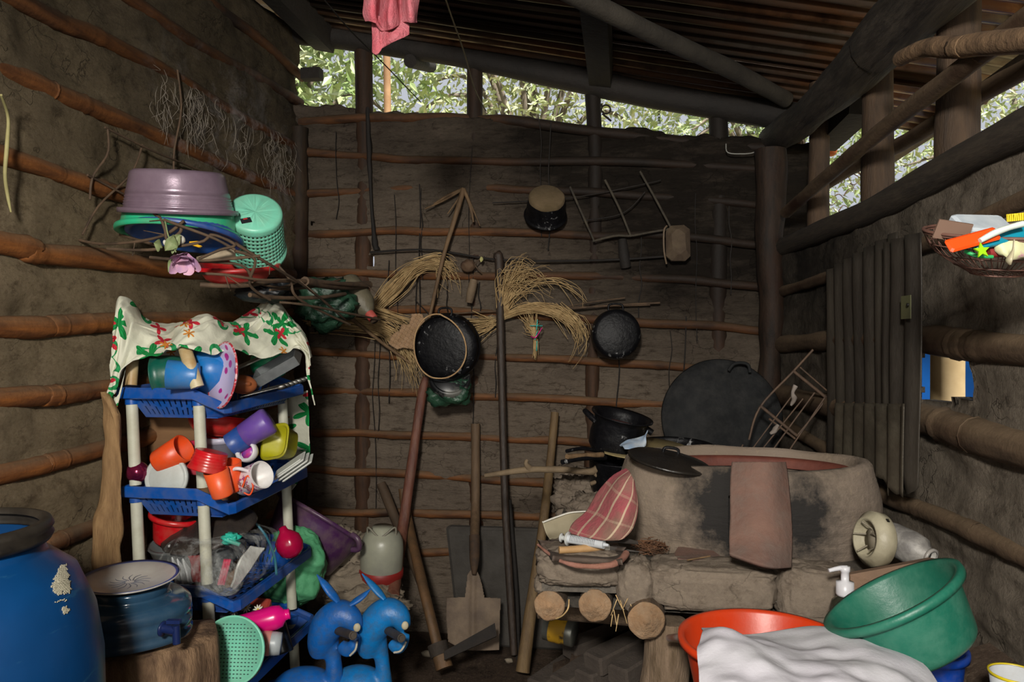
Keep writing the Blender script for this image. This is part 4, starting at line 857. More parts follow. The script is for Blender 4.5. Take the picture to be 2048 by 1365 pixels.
# wire frame
wf3 = MB()
for s in ([(1140, 374), (1165, 430), (1188, 482)], [(1210, 360), (1240, 420), (1262, 474)], [(1280, 343), (1312, 400), (1345, 462)], [(1185, 483), (1230, 472), (1262, 472), (1300, 465), (1342, 458)]):
    wf3.tube([PY(a, b, W0-.03) for a, b in s], .0055, 6, n=14, noise=.15, ns=30)
solo('stick_frame', 'frame of three slanting thin bars hanging right of the upside down pot', 'frame', wf3, mat('dusty bars', '4a4234', '2b261f', 20, .8))
tw2 = MB()
for s, r in (([(1165, 442), (1230, 432), (1262, 415), (1290, 384)], .003), ([(985, 406), (1100, 400), (1180, 390), (1300, 366), (1322, 360)], .0028), ([(740, 505), (860, 500), (1000, 520), (1200, 521), (1345, 512)], .005), ([(830, 600), (870, 640)], .002)):
    tw2.tube([PY(a, b, W0-.01) for a, b in s], r, 6, n=20, noise=.2)
tw2.v = tw2.v; solo('wall_wires', 'long thin dark rods and wires strung across the upper back wall', 'wire', tw2, wood_dark)
cn2 = MB(); M = frame(PY(1356, 487, W0-.05), cdir(-.1, .1, 1), cdir(1, 0, 0)); cn2.box((0, 0, 0), (.098, .155, .06), M, noise=.006, bev=.022)
ch = MB(); ch.tube([PY(1334, 452, W0-.06), PY(1328, 462, W0-.07), PY(1328, 500, W0-.07), PY(1333, 528, W0-.05)], .004, 6, n=14)
thing('metal_mug', 'dusty brown square can with a wire handle hanging near the right post', 'can', [('body', cn2, mat('dusty rusty tin', '5a4c3a', '3b2c22', 9, .85, .5, 40)), ('handle', ch, mat('worn wire', '6a5a48'))])
bt = MB(); bt.tube([PY(1245, 480, W0), PY(1248, 510, W0-.01), PY(1252, 535, W0)], [.018, .022, .02], 12, n=12, noise=.2)
solo('charred_block', 'black charred lump hanging under the slanting bars', 'block', bt, wood_dark)
# forked whisk stick
fk = MB(); A = (927, 378); fk.tube([PY(*A, W0-.03), PY(912, 430, W0-.05), PY(885, 520, W0-.07), PY(858, 640, W0-.06), PY(838, 720, W0-.05)], [.012, .011, .009, .007, .005], 8, n=40, noise=.1)
for s, r in (([(868, 408), (895, 392), A], .007), ([(850, 418), (890, 400), A], .005), ([(947, 445), (940, 410), A], .008), ([(960, 452), (940, 405), A], .004), ([(895, 428), (915, 400), A], .004)): fk.tube([PY(a, b, W0-.03) for a, b in s], [r*.6, r, r*1.1], 7, n=10)
solo('forked_stirring_stick', 'pale forked stick with splayed prongs on top, leaning across the wall', 'stick', fk, stick_m)
# straw
def strands(mb, n, path, spread, r=.0018, jit=.012, seed=1, droop=0, fray=1.0):
    rr = random.Random(seed); P = [PY(a, b, c) for a, b, c in path]; k = len(P)
    for i in range(n):
        off = Vector((rr.gauss(0, 1), rr.gauss(0, .5), rr.gauss(0, 1))); q = []
        for j, p in enumerate(P):
            t = j/(k-1); w = spread[j]; q.append(p+off*w+Vector((rr.gauss(0, jit*t), rr.gauss(0, jit*.4*t), rr.gauss(0, jit*t)-droop*t*t*rr.random())))
        L = rr.uniform(.75, 1.0); qq = cr(q, 12); qq = qq[:max(4, int(12*L))]
        mb.tube(qq, [r, r, r*.4], 4, n=len(qq), caps=False)
s = MB(); strands(s, 75, [(762, 605, W0-.03), (795, 570, W0-.03), (830, 535, W0-.05), (880, 527, W0-.03), (915, 545, W0-.02)], [.018, .024, .016, .012, .02], seed=3)
strands(s, 24, [(825, 530, W0-.04), (870, 518, W0-.03), (895, 540, W0-.03), (905, 575, W0-.03)], [.01, .012, .02, .03], seed=4, jit=.02)
solo('straw_bundle', 'curved bundle of dry straw left of the forked stick', 'straw', s, straw_m)
s = MB(); strands(s, 110, [(1000, 640, W0-.04), (1010, 600, W0-.05), (1024, 566, W0-.05), (1050, 556, W0-.05), (1078, 600, W0-.04)], [.006, .016, .034, .04, .05], seed=5, jit=.03)
strands(s, 60, [(1000, 638, W0-.04), (1050, 618, W0-.06), (1105, 622, W0-.05), (1150, 650, W0-.04), (1165, 700, W0-.03)], [.006, .01, .012, .014, .02], seed=6, jit=.018)
strands(s, 9, [(1060, 570, W0-.04), (1110, 565, W0-.05), (1150, 590, W0-.04), (1175, 620, W0-.03)], [.012, .012, .016, .02], seed=7, jit=.02)
strands(s, 7, [(1120, 610, W0-.05), (1160, 650, W0-.05), (1170, 700, W0-.04), (1130, 750, W0-.04)], [.012, .012, .02, .02], seed=8, jit=.02)
solo('straw_bundle', 'large fanned bundle of pale straw hanging right of the tall black pole', 'straw', s, straw_m)
s = MB(); strands(s, 46, [(1070, 678, W0-.05), (1068, 662, W0-.05), (1060, 645, W0-.05), (1052, 625, W0-.04)], [.004, .008, .022, .034], seed=9, jit=.01)
strands(s, 34, [(1070, 676, W0-.05), (1070, 695, W0-.05), (1070, 718, W0-.04)], [.004, .005, .006], seed=10, jit=.004, r=.0022)
rb3 = MB()
for a, b, c, e in ((1060, 652, 1085, 652), (1075, 640, 1073, 660), (1075, 662, 1070, 680), (1074, 682, 1073, 702)): rb3.tube([PY(a, b, W0-.075), PY(c, e, W0-.075)], .0022, 6)
rb4 = MB(); rb4.tube([PY(1062, 673, W0-.08), PY(1070, 676, W0-.085), PY(1078, 666, W0-.08), PY(1084, 656, W0-.075)], .003, 6, n=12)
thing('straw_cross', 'small sheaf of straw tied like a cross with shiny ribbon', 'cross', [('sheaf', s, straw_m), ('teal_ribbon', rb3, mat('teal metallic ribbon', '2fb0a8', rough=.2, metal=.5), {'label': 'shiny teal ribbon'}), ('pink_ribbon', rb4, mat('pink metallic ribbon', 'c02a78', rough=.25, metal=.4), {'label': 'shiny pink ribbon knot'})])
s = MB(); strands(s, 55, [(945, 655, W0-.03), (975, 650, W0-.04), (995, 640, W0-.04)], [.03, .016, .006], seed=11, jit=.01)
solo('straw_tuft', 'short straw tuft between the big black pot and the tall pole', 'straw', s, straw_m)
s = MB(); strands(s, 80, [(620, 640, W0-.03), (690, 645, W0-.05), (770, 660, W0-.05), (815, 720, W0-.04), (820, 780, W0-.03)], [.02, .02, .022, .025, .035], seed=12, jit=.02)
strands(s, 26, [(730, 620, W0-.05), (790, 640, W0-.05), (845, 660, W0-.04)], [.02, .015, .02], seed=13)
solo('straw_bundle', 'long straw bundle running behind the dusty bottle and the egg tray', 'straw', s, straw_m)
# pestle with bulb
m1 = MB(); M = frame(PY(937, 532, W0-.03), UP); m1.blob(M, (.034, .03, .028), 24, 16, .2); m2 = MB(); m2.tube([PY(948, 560, W0-.04), PY(942, 585, W0-.045), PY(938, 606, W0-.045)], [.018, .02, .016], 12, n=10, noise=.1)
m3 = MB(); m3.tube([PY(960, 518, W0-.05), PY(950, 530, W0-.06), PY(962, 545, W0-.05)], .003, 6, n=8); 
m4 = MB()
for a, b in ((963, 519),): m4.blob(frame(PY(a, b, W0-.055), cdir(.3, .2, 1)), (.008, .012, .003), 10, 8, .4)
thing('wooden_mallet', 'small wooden stub hanging below a round gourd on a string', 'mallet', [('round_head', m1, mat('brown gourd skin', '5c4632', '47352a', 9, .8, .4, 40)), ('stub', m2, mat('grey wood', '77654f', '5c4c3a', 12, .8, .5, 40)), ('string', m3, twig_m), ('dry_leaf', m4, mat('pale dry leaf', 'a8a46a', rough=.8))])
# green bag and bottle
g2 = MB(); g2.blob(frame(PD(652, 608, 2.84), cdir(.1, .05, 1)), (.1, .08, .06), 44, 30, .5, 3, .28, .85, 4)
solo('plastic_bag', 'bulging dark green plastic bag beside the dusty bottle', 'bag', g2, grn)
M = frame(PD(718, 600, 2.92), cdir(.52, -.62, .35)); bo = MB(); bo.lathe([(0, -.1), (.045, -.1), (.052, -.09), (.054, .0), (.05, .03), (.03, .065), (.017, .078), (.016, .09), (0, .09)], M, 32); bp = MB(); bp.lathe([(.0175, .076), (.0185, .08), (.0185, .106), (.015, .11), (0, .108)], M, 24); bn = MB(); bn.lathe([(.0, .109), (.015, .11), (.0155, .12), (0, .121)], M, 20)
thing('plastic_bottle', 'dust covered plastic bottle with a faded pink cap pointing down right', 'bottle', [('body', bo, mat('dusty clear plastic', '6d6653', '575242', 9, .5, .3, 50)), ('cap', bp, mat('faded pink cap', 'b85a52', 'a8483f', 20, .6), {'label': 'faded pink cap'}), ('cap_end', bn, twig_m)])
# egg tray
et = MB(); poly = [(782, 672), (798, 662), (803, 648), (818, 650), (822, 628), (843, 627), (850, 645), (846, 668), (832, 684), (828, 700), (808, 696), (795, 700), (779, 690)]
c0 = PY(815, 665, W0-.1); Mx = frame(c0, cdir(-.1, .1, 1)); Mi = Mx.inverted()
lp = [Mi@PY(a, b, W0-.1) for a, b in poly]; xs = [p.x for p in lp]; ys = [p.y for p in lp]
def inp(x, y, P): 
    c = False
    for p, q in zip(P, P[1:]+P[:1]):
        if (p.y > y) != (q.y > y) and x < (q.x-p.x)*(y-p.y)/(q.y-p.y)+p.x: c = not c
    return c
N = 60; x0, x1, y0, y1 = min(xs), max(xs), min(ys), max(ys)
et.quadgrid((x0, y0, 0), (x1, y0, 0), (x1, y1, 0), (x0, y1, 0), N, N, lambda i, j: not inp(x0+(x1-x0)*(i+.5)/N, y0+(y1-y0)*(j+.5)/N, lp))
et.v = [Mx@Vector((v.x, v.y, .006*math.sin(v.x*260+v.y*60)*math.cos(v.y*240-v.x*60))) for v in et.v]; et.sm = [True]*len(et.sm)
solo('egg_tray', 'torn piece of dimpled tan egg tray tucked left of the big black pot', 'tray', et, mat('pulp cardboard', 'a88a6c', '957858', 30, .95, .4, 60), (('solid', .002),))
# long rods
s = MB(); s.tube([PY(690, 628, W0-.08), PY(770, 690, W0-.07), PY(822, 728, W0-.05)], [.009, .008, .006], 8, n=12); solo('thin_stick', 'thin yellowish stick sloping from the dusty bottle down to the big black pot', 'stick', s, stick_m)
s = MB()
for a, b, c, e, r in ((1100, 622, 1320, 606, .005), (1110, 618, 1250, 596, .003), (900, 628, 1300, 610, .004)): s.tube([PY(a, b, W0-.02), PY((a+c)/2, (b+e)/2-2, W0-.03), PY(c, e, W0-.02)], r, 6, n=12)
solo('thin_rods', 'few thin dark sticks lying level behind the round black pan', 'stick', s, twig_m)
s = MB(); s.tube([PY(995, 518, W0-.03), PY(998, 530, W0-.035), PY(1003, 750, W0-.08), PY(1010, 1000, W0-.14), PY(1020, 1180, W0-.18), PY(1028, 1310, W0-.22)], [.02, .019, .0165, .016, .016, .015], 12, n=60, noise=.05)
solo('tall_pole', 'tall slim dark pole leaning upright at the middle of the wall', 'pole', s, mat('dark polished stick', '33261c', '211812', 12, .55, .3, 40, st=(6, 6, 1), dust=.4, dustc='5a4e44'))
s = MB(); s.tube([PY(1019, 1000, W0-.1), PY(1034, 1200, W0-.15), PY(1036, 1320, W0-.18)], .009, 8, n=20)
solo('thin_pole', 'thinner dark rod standing just right of the tall slim pole', 'pole', s, wood_dark)

# ================= tools and sacks at the foot of the wall =================
def G(px, py, z=.012): p = PZ(px, py, z); return p
s = MB(); s.tube([PY(852, 755, W0-.04), PY(842, 800, W0-.06), PY(825, 920, W0-.12), PY(805, 1060, W0-.2), PD(786, 1190, 2.86)], [.016, .02, .0215, .0235, .024], 14, n=50, noise=.12, ns=6)
solo('digging_stick', 'reddish brown stick leaning left, its lower end behind the toy horses', 'stick', s, mat('reddish peeled wood', '7a4a38', '5a3228', 5, .55, .4, 30, st=(5, 5, .7), dust=.3, dustc='7a6450'))
s = MB(); s.tube([PY(762, 968, W0-.05), PY(800, 1060, W0-.1), PY(850, 1180, W0-.14)], .022, 10, n=20, noise=.15); solo('short_board', 'short brown stake behind the mattock handle', 'stake', s, mat('brown stake', '4d3c2b', '3b2d20', 8, .8))
hd2 = MB(); hd2.tube([PY(808, 978, W0-.06), PY(815, 1040, W0-.1), PD(850, 1190, 2.92), PD(878, 1305, 2.8)], [.031, .028, .027, .026], 14, n=40, noise=.05, flat=.75)
e1 = PD(878, 1300, 2.79); hd2.tube([e1, PD(889, 1338, 2.76)], [.03, .033], 14, n=6)
col2 = MB(); col2.tube([PD(874, 1288, 2.8), PD(881, 1312, 2.78)], .037, 16)
bl2 = MB(); M = frame(PD(945, 1283, 2.74), cdir(.1, .55, .8), cdir(.88, .48, -.1)); bl2.prism([(-.12, -.015), (.085, -.026), (.1, .018), (-.11, .012)], M, .012)
thing('mattock', 'heavy mattock standing on its head, handle leaning left against the wall', 'tool', [('handle', hd2, mat('worn tan handle', '6b4e32', '54402b', 6, .6, .3, 40, st=(5, 5, .8))), ('eye_collar', col2, mat('rusty collar', '3b3128', '2a231d', 20, .8, .5, 60), {'label': 'rusty iron collar'}), ('blade', bl2, mat('dark iron blade', '17120f', '241c16', 20, .8, .3, 60), {'label': 'dark iron blade'})])
sh = MB(); so2 = [(947, 1132), (935, 1150), (930, 1195), (893, 1197), (892, 1240), (896, 1285), (925, 1300), (960, 1302), (998, 1302), (1001, 1198), (969, 1196), (964, 1170), (958, 1150)]
M = frame(PD(947, 1240, 2.98), cdir(0, .22, 1)); Mi = M.inverted()
def onpl(px, py, M): 
    n = M.to_3x3()@Vector((0, 0, 1)); o = M.translation; r = ray(px, py); return O+r*((o-O).dot(n)/r.dot(n))
blp = [Mi@onpl(a, b, M) for a, b in so2]; N = 90; xs = [p.x for p in blp]; ys = [p.y for p in blp]; x0, x1, y0, y1 = min(xs), max(xs), min(ys), max(ys)
sh.quadgrid((x0, y0, 0), (x1, y0, 0), (x1, y1, 0), (x0, y1, 0), N, N*2, lambda i, j: not inp(x0+(x1-x0)*(i+.5)/N, y0+(y1-y0)*(j+.5)/N/2, blp))
xm = (blp[0].x)
sh.v = [M@Vector((v.x, v.y, -.35*(v.x-xm)**2*3+.008*math.exp(-((v.x-xm)/.012)**2))) for v in sh.v]; sh.sm = [True]*len(sh.sm)
rustm = mat('dusty steel blade', '7b6a58', '5e5044', 12, .75, .4, 50, metal=.1)
hs2 = MB(); hs2.tube([PY(951, 848, W0-.02), PY(951, 1000, W0-.06), PD(949, 1080, 3.08)], .0195, 14, n=24, noise=.06)
sk2 = MB(); sk2.tube([PD(949, 1072, 3.07), PD(949, 1120, 3.02), PD(948, 1150, 2.985)], [.022, .02, .008], 14, n=12, flat=.8)
thing('shovel', 'square bladed shovel standing on its dusty steel blade against the wall', 'shovel', [('blade', sh, rustm, {'mods': (('solid', .003),)}), ('handle', hs2, mat('grey brown handle', '6a543e', '54422f', 8, .7, .3, 40, st=(6, 6, 1))), ('socket', sk2, mat('rusted socket', '43301f', '2e2219', 30, .8), {'label': 'rusted socket'})])
s = MB(); s.tube([PY(1110, 826, W0-.03), PY(1100, 930, W0-.1), PD(1085, 1060, 3.02), PD(1062, 1220, 2.93), PD(1045, 1345, 2.86)], [.017, .018, .0195, .024, .027], 12, n=50, noise=.08)
solo('walking_stick', 'light brown split stick leaning just left of the clay hearth', 'stick', s, mat('light brown stick', '77603f', '5c4830', 6, .65, .4, 35, st=(6, 6, .7)))
sl2 = MB(); sl2.box((0, 0, 0), (.56, .05, .52), Matrix.Translation((-.42, 3.2, .26)), noise=.012, bev=.012)
sl2.v = [Vector((v.x-.12*(v.z-.0), v.y, v.z)) if v.x < -.55 else v for v in sl2.v]
solo('cement_slab', 'dark grey cement slab propped against the wall behind the shovel', 'slab', sl2, mat('grey cement', '4c4843', '3a3631', 7, .9, .5, 60))
# jug
J = frame(PD(762, 1160, 2.95), cdir(.05, 1, .1)); j1 = MB(); j1.lathe([(0, 0), (.06, 0), (.075, .01), (.082, .04), (.084, .12), (.08, .16), (.066, .19), (.04, .2), (.04, .215), (0, .215)], J, 36)
j2 = MB(); j2.lathe([(.0795, .008), (.0865, .02), (.0865, .045), (.083, .05)], J@Matrix.Rotation(-.9, 4, 'Z'), 36, a0=-1.9, a1=1.2); j3 = MB(); j3.tube([J@Vector((-.055, -.02, .19)), J@Vector((-.05, -.03, .22)), J@Vector((0, -.05, .19)), J@Vector((.05, -.03, .225)), J@Vector((.055, -.02, .19))], .004, 8, n=20)
thing('plastic_jar', 'cloudy white plastic jar with a red patch at its foot, left of the sticks', 'jar', [('body', j1, mat('cloudy plastic', '9a9a88', '85857a', 6, .35, .1, 30)), ('foot_band', j2, mat('red label band', '9a2420', '7c201c', 9, .5), {'label': 'red band at the foot'}), ('wire_handle', j3, mat('dull wire', '7a7668'))])
# purple tub
pt2 = MB(); ax2 = cdir(.48, .8, -.36); M = frame(PD(592, 1118, 2.86), ax2); pt2.lathe(basin(.185, .14, .175, lip=.014), M, 56)
kn = MB(); kn.tube([PD(704, 1070, 2.74), PD(716, 1080, 2.73), PD(718, 1098, 2.74), PD(704, 1100, 2.75)], .011, 8, n=12)
thing('washtub', 'large dark purple tub tilted against the wall behind the rack', 'tub', [('body', pt2, pl('dark purple plastic', '4a2552', '3c1d44', dust=.3)), ('grip', kn, pl('purple grip', '42204a'))])
# sacks
sg = MB(); sg.blob(frame(PD(585, 1135, 2.68), cdir(.15, 1, .1)), (.115, .09, .145), 90, 70, .15, 3, .04, .9, 11)
for i, v in enumerate(sg.v): w = math.sin(v.z*38+v.x*32+fn(v, 4, 5)); v.y -= .013*w*abs(w); v.x += .005*w
solo('sack', 'bright green woven sack slumped behind the lower shelves', 'sack', sg, mat('green woven sack', '5aa878', '4e9a6c', 8, .55, .35, 120, st=(1, 1, 3)))
for k, (px, py, d2, rx, rz, lab) in enumerate(((700, 1165, 2.98, .2, .075, 'dirty pale sack crumpled flat on the floor left of the jar'), (745, 1200, 2.88, .15, .05, 'dirty pale sack fold in front of the cloudy jar'), (690, 1110, 3.05, .12, .1, 'grey beige sack standing behind the purple tub'))):
    b = MB(); b.blob(frame(PD(px, py, d2), cdir(0, 1, .1)), (rx, .09, rz), 60, 30, .35, 3, .22, .9, 20+k)
    for v in b.v: v.z += .009*math.sin(v.x*60+fn(v, 7, 4)); v.z = max(v.z, .012)
    solo('empty_sack', lab, 'sack', b, mat('dirty pale sacking %d' % k, '8f8270', '6c6152', 7, .85, .8, 60))
b = MB(); b.blob(frame(PZ(640, 1212, .05), UP), (.1, .07, .05), 30, 20, .4, 3, .3, 1, 31); bq = MB(); bq.blob(frame(PZ(645, 1228, .07), cdir(0, .3, 1)), (.012, .008, .004), 10, 8)
thing('plastic_bag', 'black bag with a small yellow print on the floor beside the sacks', 'bag', [('film', b, mat('black shiny film', '1b1b1b', '2c2a28', 9, .3, .6, 20)), ('print', bq, mat('yellow print', 'c49a2a'))])
# stones, floor bits
for k, (px, py, r, lab) in enumerate(((855, 1308, .017, 'small pale pebble on the floor left of the mattock head'), (1018, 1322, .012, 'tiny tan chip on the floor right of the shovel'))):
    b = MB(); b.blob(Matrix.Translation(PZ(px, py, r*.7)), (r*1.5, r, r*.8), 14, 10, .3, 3, 0, 1, k); solo('pebble', lab, 'stone', b, mat('pale stone %d' % k, '8d8270', '6f6455', 20, .9))
# ================= toy horses =================
def horse(name, label, pts, ears, eye, handle, jaw, c1, c2, dz, body, mouth):
    def T(L, seg=18, n=26, fl=.62):
        m = MB(); m.tube([PD(a, b, c) for a, b, c, r in L], [r*dz/1500 for a, b, c, r in L], seg, n=n); return m
    hb = MB()
    for L in (pts, body[0], jaw): q = T(L); hb.add(q.v, q.f)
    for (a, b, c, rr) in body[1]: hb.blob(frame(PD(a, b, c), UP), tuple(x*dz/1500 for x in rr), 24, 18)
    bm = mat(name+' plastic '+c1, c1, c2, 13, .42, .2, 60, dust=.55, dustc='47576a')
    ps = [('body', hb, bm, {'mods': (('remesh', .006, 8),)})]
    for E in ears:
        m = MB(); m.tube([PD(*q) for q in E], [.009, .016, .014, .002], 12, n=18, flat=.5); ps.append(('ear', m, bm))
    m = MB(); m.blob(frame(PD(*eye), cdir(.3, .1, 1)), (.011, .013, .006), 14, 10); ps.append(('eye', m, mat('cream eye', 'b5ac90'), {'label': 'cream eye'}))
    m = MB(); a, b = PD(*handle[0]), PD(*handle[1]); m.tube([a, b], .0125, 14, n=6); m.tube([b, b+(b-a)*.05], .009, 12); ps.append(('handlebar', m, mat('grey handle tube', '4a4036', '35302a', 20, .6)))
    m = MB(); m.tube([PD(*q) for q in mouth], .0035, 6, n=12); ps.append(('mouth_line', m, mat('white mouth line', 'b9b5a8'), {'label': 'white mouth line'}))
    return thing('toy_horse', label, 'toy', ps, group=None)
horse('horse', 'blue plastic rocking horse nearer the rack, ears spread wide',
      [(640, 1310, 2.34, 20), (642, 1285, 2.33, 28), (655, 1252, 2.32, 34), (680, 1232, 2.31, 32), (702, 1240, 2.3, 24), (712, 1262, 2.3, 15)],
      [[(678, 1206, 2.3), (665, 1190, 2.32), (650, 1170, 2.33), (634, 1150, 2.34)], [(698, 1212, 2.3), (712, 1203, 2.31), (727, 1192, 2.32), (742, 1178, 2.33)]],
      (714, 1256, 2.25), ((676, 1262, 2.28), (706, 1272, 2.16)), [(680, 1290, 2.31, 12), (695, 1300, 2.3, 15), (708, 1290, 2.29, 12), (713, 1270, 2.29, 10)], '1265b8', '0d549e', 2.3,
      ([(655, 1275, 2.33, 22), (665, 1310, 2.34, 17), (668, 1345, 2.34, 18), (664, 1400, 2.35, 28)], [(610, 1385, 2.35, (72, 50, 50)), (560, 1410, 2.36, (60, 50, 50))]), [(700, 1312, 2.26), (711, 1300, 2.25), (714, 1284, 2.25)])
horse('horse', 'brighter blue plastic rocking horse beside the digging stick, in front of the sacks',
      [(738, 1308, 2.36, 20), (738, 1285, 2.35, 27), (750, 1250, 2.34, 33), (775, 1228, 2.33, 32), (798, 1235, 2.32, 24), (808, 1258, 2.32, 14)],
      [[(770, 1200, 2.32), (757, 1185, 2.33), (742, 1168, 2.34), (724, 1148, 2.35)], [(796, 1208, 2.36), (806, 1202, 2.38), (812, 1196, 2.4), (818, 1190, 2.42)]][:1],
      (810, 1252, 2.27), ((776, 1262, 2.3), (803, 1277, 2.18)), [(780, 1285, 2.33, 10), (795, 1296, 2.32, 13), (806, 1288, 2.31, 11), (812, 1268, 2.31, 9)], '0f7cc4', '0c6cb0', 2.33,
      ([(752, 1275, 2.35, 22), (762, 1310, 2.36, 16), (766, 1345, 2.36, 16), (764, 1400, 2.37, 26)], [(715, 1378, 2.37, (62, 46, 46)), (670, 1405, 2.38, (55, 46, 46))]), [(788, 1306, 2.28), (802, 1302, 2.27), (813, 1284, 2.27)])
# ================= hanging towel, strings =================
tw4 = MB()
tp = [(728, -30, 1.62), (745, -30, 1.58), (762, -30, 1.64), (782, -30, 1.57), (802, -30, 1.63), (820, -30, 1.57), (842, -30, 1.62)]
t2 = [(729, 0, 1.6), (744, 0, 1.57), (760, 0, 1.63), (780, 0, 1.56), (802, 0, 1.62), (820, 0, 1.56), (836, 0, 1.6)]
t3 = [(728, 25, 1.6), (745, 28, 1.57), (760, 35, 1.62), (780, 40, 1.56), (800, 30, 1.61), (818, 30, 1.56), (834, 32, 1.6)]
t4 = [(733, 42, 1.6), (746, 44, 1.58), (764, 62, 1.6), (782, 58, 1.57), (800, 48, 1.6), (818, 42, 1.57), (836, 45, 1.6)]
tw4.patch([[PD(*q) for q in r] for r in (tp, t2, t3, t4)], 60, 24, .006, 20)
tw4.patch([[PD(*q) for q in r] for r in ([(745, 30, 1.62), (755, 32, 1.61), (762, 35, 1.62), (785, 30, 1.62), (815, 30, 1.62)], [(745, 70, 1.61), (756, 75, 1.6), (765, 85, 1.6), (785, 65, 1.58), (818, 50, 1.6)], [(746, 105, 1.61), (755, 108, 1.6), (768, 92, 1.6), (790, 82, 1.58), (819, 68, 1.6)])], 36, 26, .006, 18)
solo('towel', 'faded coral pink towel hanging folded from the roof', 'towel', tw4, mat('coral towel', 'c0525e', 'bd7f86', 9, .95, .8, 160, spec=.1), (('solid', .005),))
s = MB(); q = PD(785, -25, 1.6); s.tube([Vector((XL+.02, q.y-.05, q.z+.1)), q+Vector((-.06, 0, 0)), q+Vector((.06, 0, 0)), Vector((.72, q.y+.1, 2.16))], .004, 6, n=20); solo('clothes_line', 'line across the room that the pink towel hangs over', 'line', s, twig_m)
s = MB(); s.tube([PD(885, -20, 2.0), PD(902, 30, 2.2), PD(930, 110, 2.6), PD(950, 180, 3.0), PY(972, 222, W0)], .0025, 5, n=20); solo('string', 'thin pale string slanting from the roof down to the wall top', 'string', s, mat('pale string', '7c7258'))
s = MB(); s.tube([PD(640, -10, 1.9), PD(700, 60, 2.2), PD(760, 120, 2.6), PY(842, 205, W0)], .0022, 5, n=20); solo('string', 'thin dark string passing behind the pink towel', 'string', s, wood_dark)
s = MB(); s.tube([PY(1172, 215, D+.05), PY(1205, 210, D+.05)], .007, 6); 
s.tube([PY(1212+9*math.cos(a), 219+9*math.sin(a), D+.05) for a in [i*.52 for i in range(13)]], .004, 6); s.tube([PY(1205, 228, D+.05), PY(1222, 242, D+.04)], .005, 6)
solo('hook_ring', 'small dark hook with a ring on top of the back wall', 'hook', s, wood_dark)
s = MB()
for k in range(7): s.tube([PY(1318+2*math.cos(a), 208+k*6+4*math.sin(a), D+.02) for a in [i*.785 for i in range(9)]], .0012, 4)
solo('chain', 'short thin chain hanging in the gap below the roof log', 'chain', s, wood_dark)
s = MB(); s.tube([PY(1452, 288, W0-.03), PY(1455, 305, W0-.04), PY(1480, 308, W0-.04), PY(1505, 306, W0-.04), PY(1516, 299, W0-.03)], .0025, 5, n=16); solo('bent_wire', 'bent pale wire near the top right of the back wall', 'wire', s, mat('pale wire', '8a8a84'))
# ================= clay hearth on its log table =================
TZ0 = .78
def fblob(px0, px1, py0, py1, y, dep, p=.45, noise=.12, seed=0, fine=.1, res=(56, 36)):
    a = PY(px0, (py0+py1)/2, y); b = PY(px1, (py0+py1)/2, y); c = PY((px0+px1)/2, py0, y); d2 = PY((px0+px1)/2, py1, y)
    m = MB(); m.blob(Matrix.Translation(Vector(((a.x+b.x)/2, y+dep, (c.z+d2.z)/2))), (abs(b.x-a.x)/2, dep, abs(c.z-d2.z)/2), res[0], res[1], noise, 3, fine, p, seed); return m
clay = mudmat('dry grey clay', '71665a', '7f7366', '564b40', None, (1, 1, 1), .5, True)
clay2 = mudmat('ashy clay top', '5c564f', '69635b', '3e3934', None, (1, 1, 1), .6, False)
mt2 = MB(); mt2.patch([[Vector((min(x, WRX(y)-.005), y, TZ0-.004+fn((x, y, 0), 9, .008)-(.05 if y < 1.79 else 0))) for x in (-.19, -.1, .05, .2, .35, .5, .62, .70)] for y in (1.775, 1.80, 1.9, 2.2, 2.6, 3.0, 3.24)], 90, 90)
mt2.patch([[Vector((min(x, WRX(y)-.005), y, TZ0-.09)) for x in (-.19, .25, .7)] for y in (1.775, 3.24)], 20, 20)
mt2.patch([[Vector((-.19, y, z)) for y in (1.775, 2.4, 3.24)] for z in (TZ0-.09, TZ0-.01)], 20, 6)
parts = [('mud_top', mt2, clay2)]
for i, (a, b, c, d2, y, dep, sd2, p) in enumerate(((1066, 1244, 1112, 1182, 1.735, .09, 1, .5), (1232, 1312, 1132, 1238, 1.735, .06, 2, .7), (1296, 1562, 1143, 1232, 1.74, .07, 3, .4), (1560, 1730, 1146, 1262, 1.74, .07, 4, .5), (1066, 1122, 1158, 1196, 1.78, .05, 7, .6))):
    parts.append(('clay_block', fblob(a, b, c, d2, y, dep, p, .1, sd2), clay))
endm = mat('sawn log end', '957657', '74593f', 14, .9, .8, 40, dust=.4, dustc='8a7c68')
bark = mat('log bark', '6b5743', '4c3d2e', 9, .85, .7, 40, st=(5, .7, 5)); pale_bark = mat('fibrous log', '8a7560', '66543f', 12, .9, .9, 45, st=(5, 5, .8))
for px, py, r, y0, tilt in ((1099, 1212, .0365, 1.775, 0), (1190, 1212, .0385, 1.775, 0), (1293, 1242, .042, 1.72, .012)):
    q = PY(px, py, y0); e = Vector((q.x+.03, 3.15, q.z+.01))
    lg = MB(); lg.tube([q, q.lerp(e, .3), q.lerp(e, .7), e], [r, r*1.02, r, r*.95], 18, n=30, noise=.05, caps=False)
    en = MB(); M = frame(q-Vector((0, .001, 0)), (tilt*10, -1, 0)); en.lathe([(0, .006), (r*.2, .006), (r*.24, .003), (r*.4, .005), (r*.44, .001), (r*.62, .004), (r*.66, 0), (r*.85, .002), (r, -.003)], M, 36, wob=.08)
    parts.append(('log', lg, bark, {'sub': [('sawn_end', en, endm, {'label': 'pale sawn end with rings'})]}))
cbm = MB(); cbm.tube([(-.22, 1.98, .615), (.2, 1.97, .61), (.72, 1.99, .61)], .032, 12, n=24, noise=.1); parts.append(('cross_beam', cbm, bark))
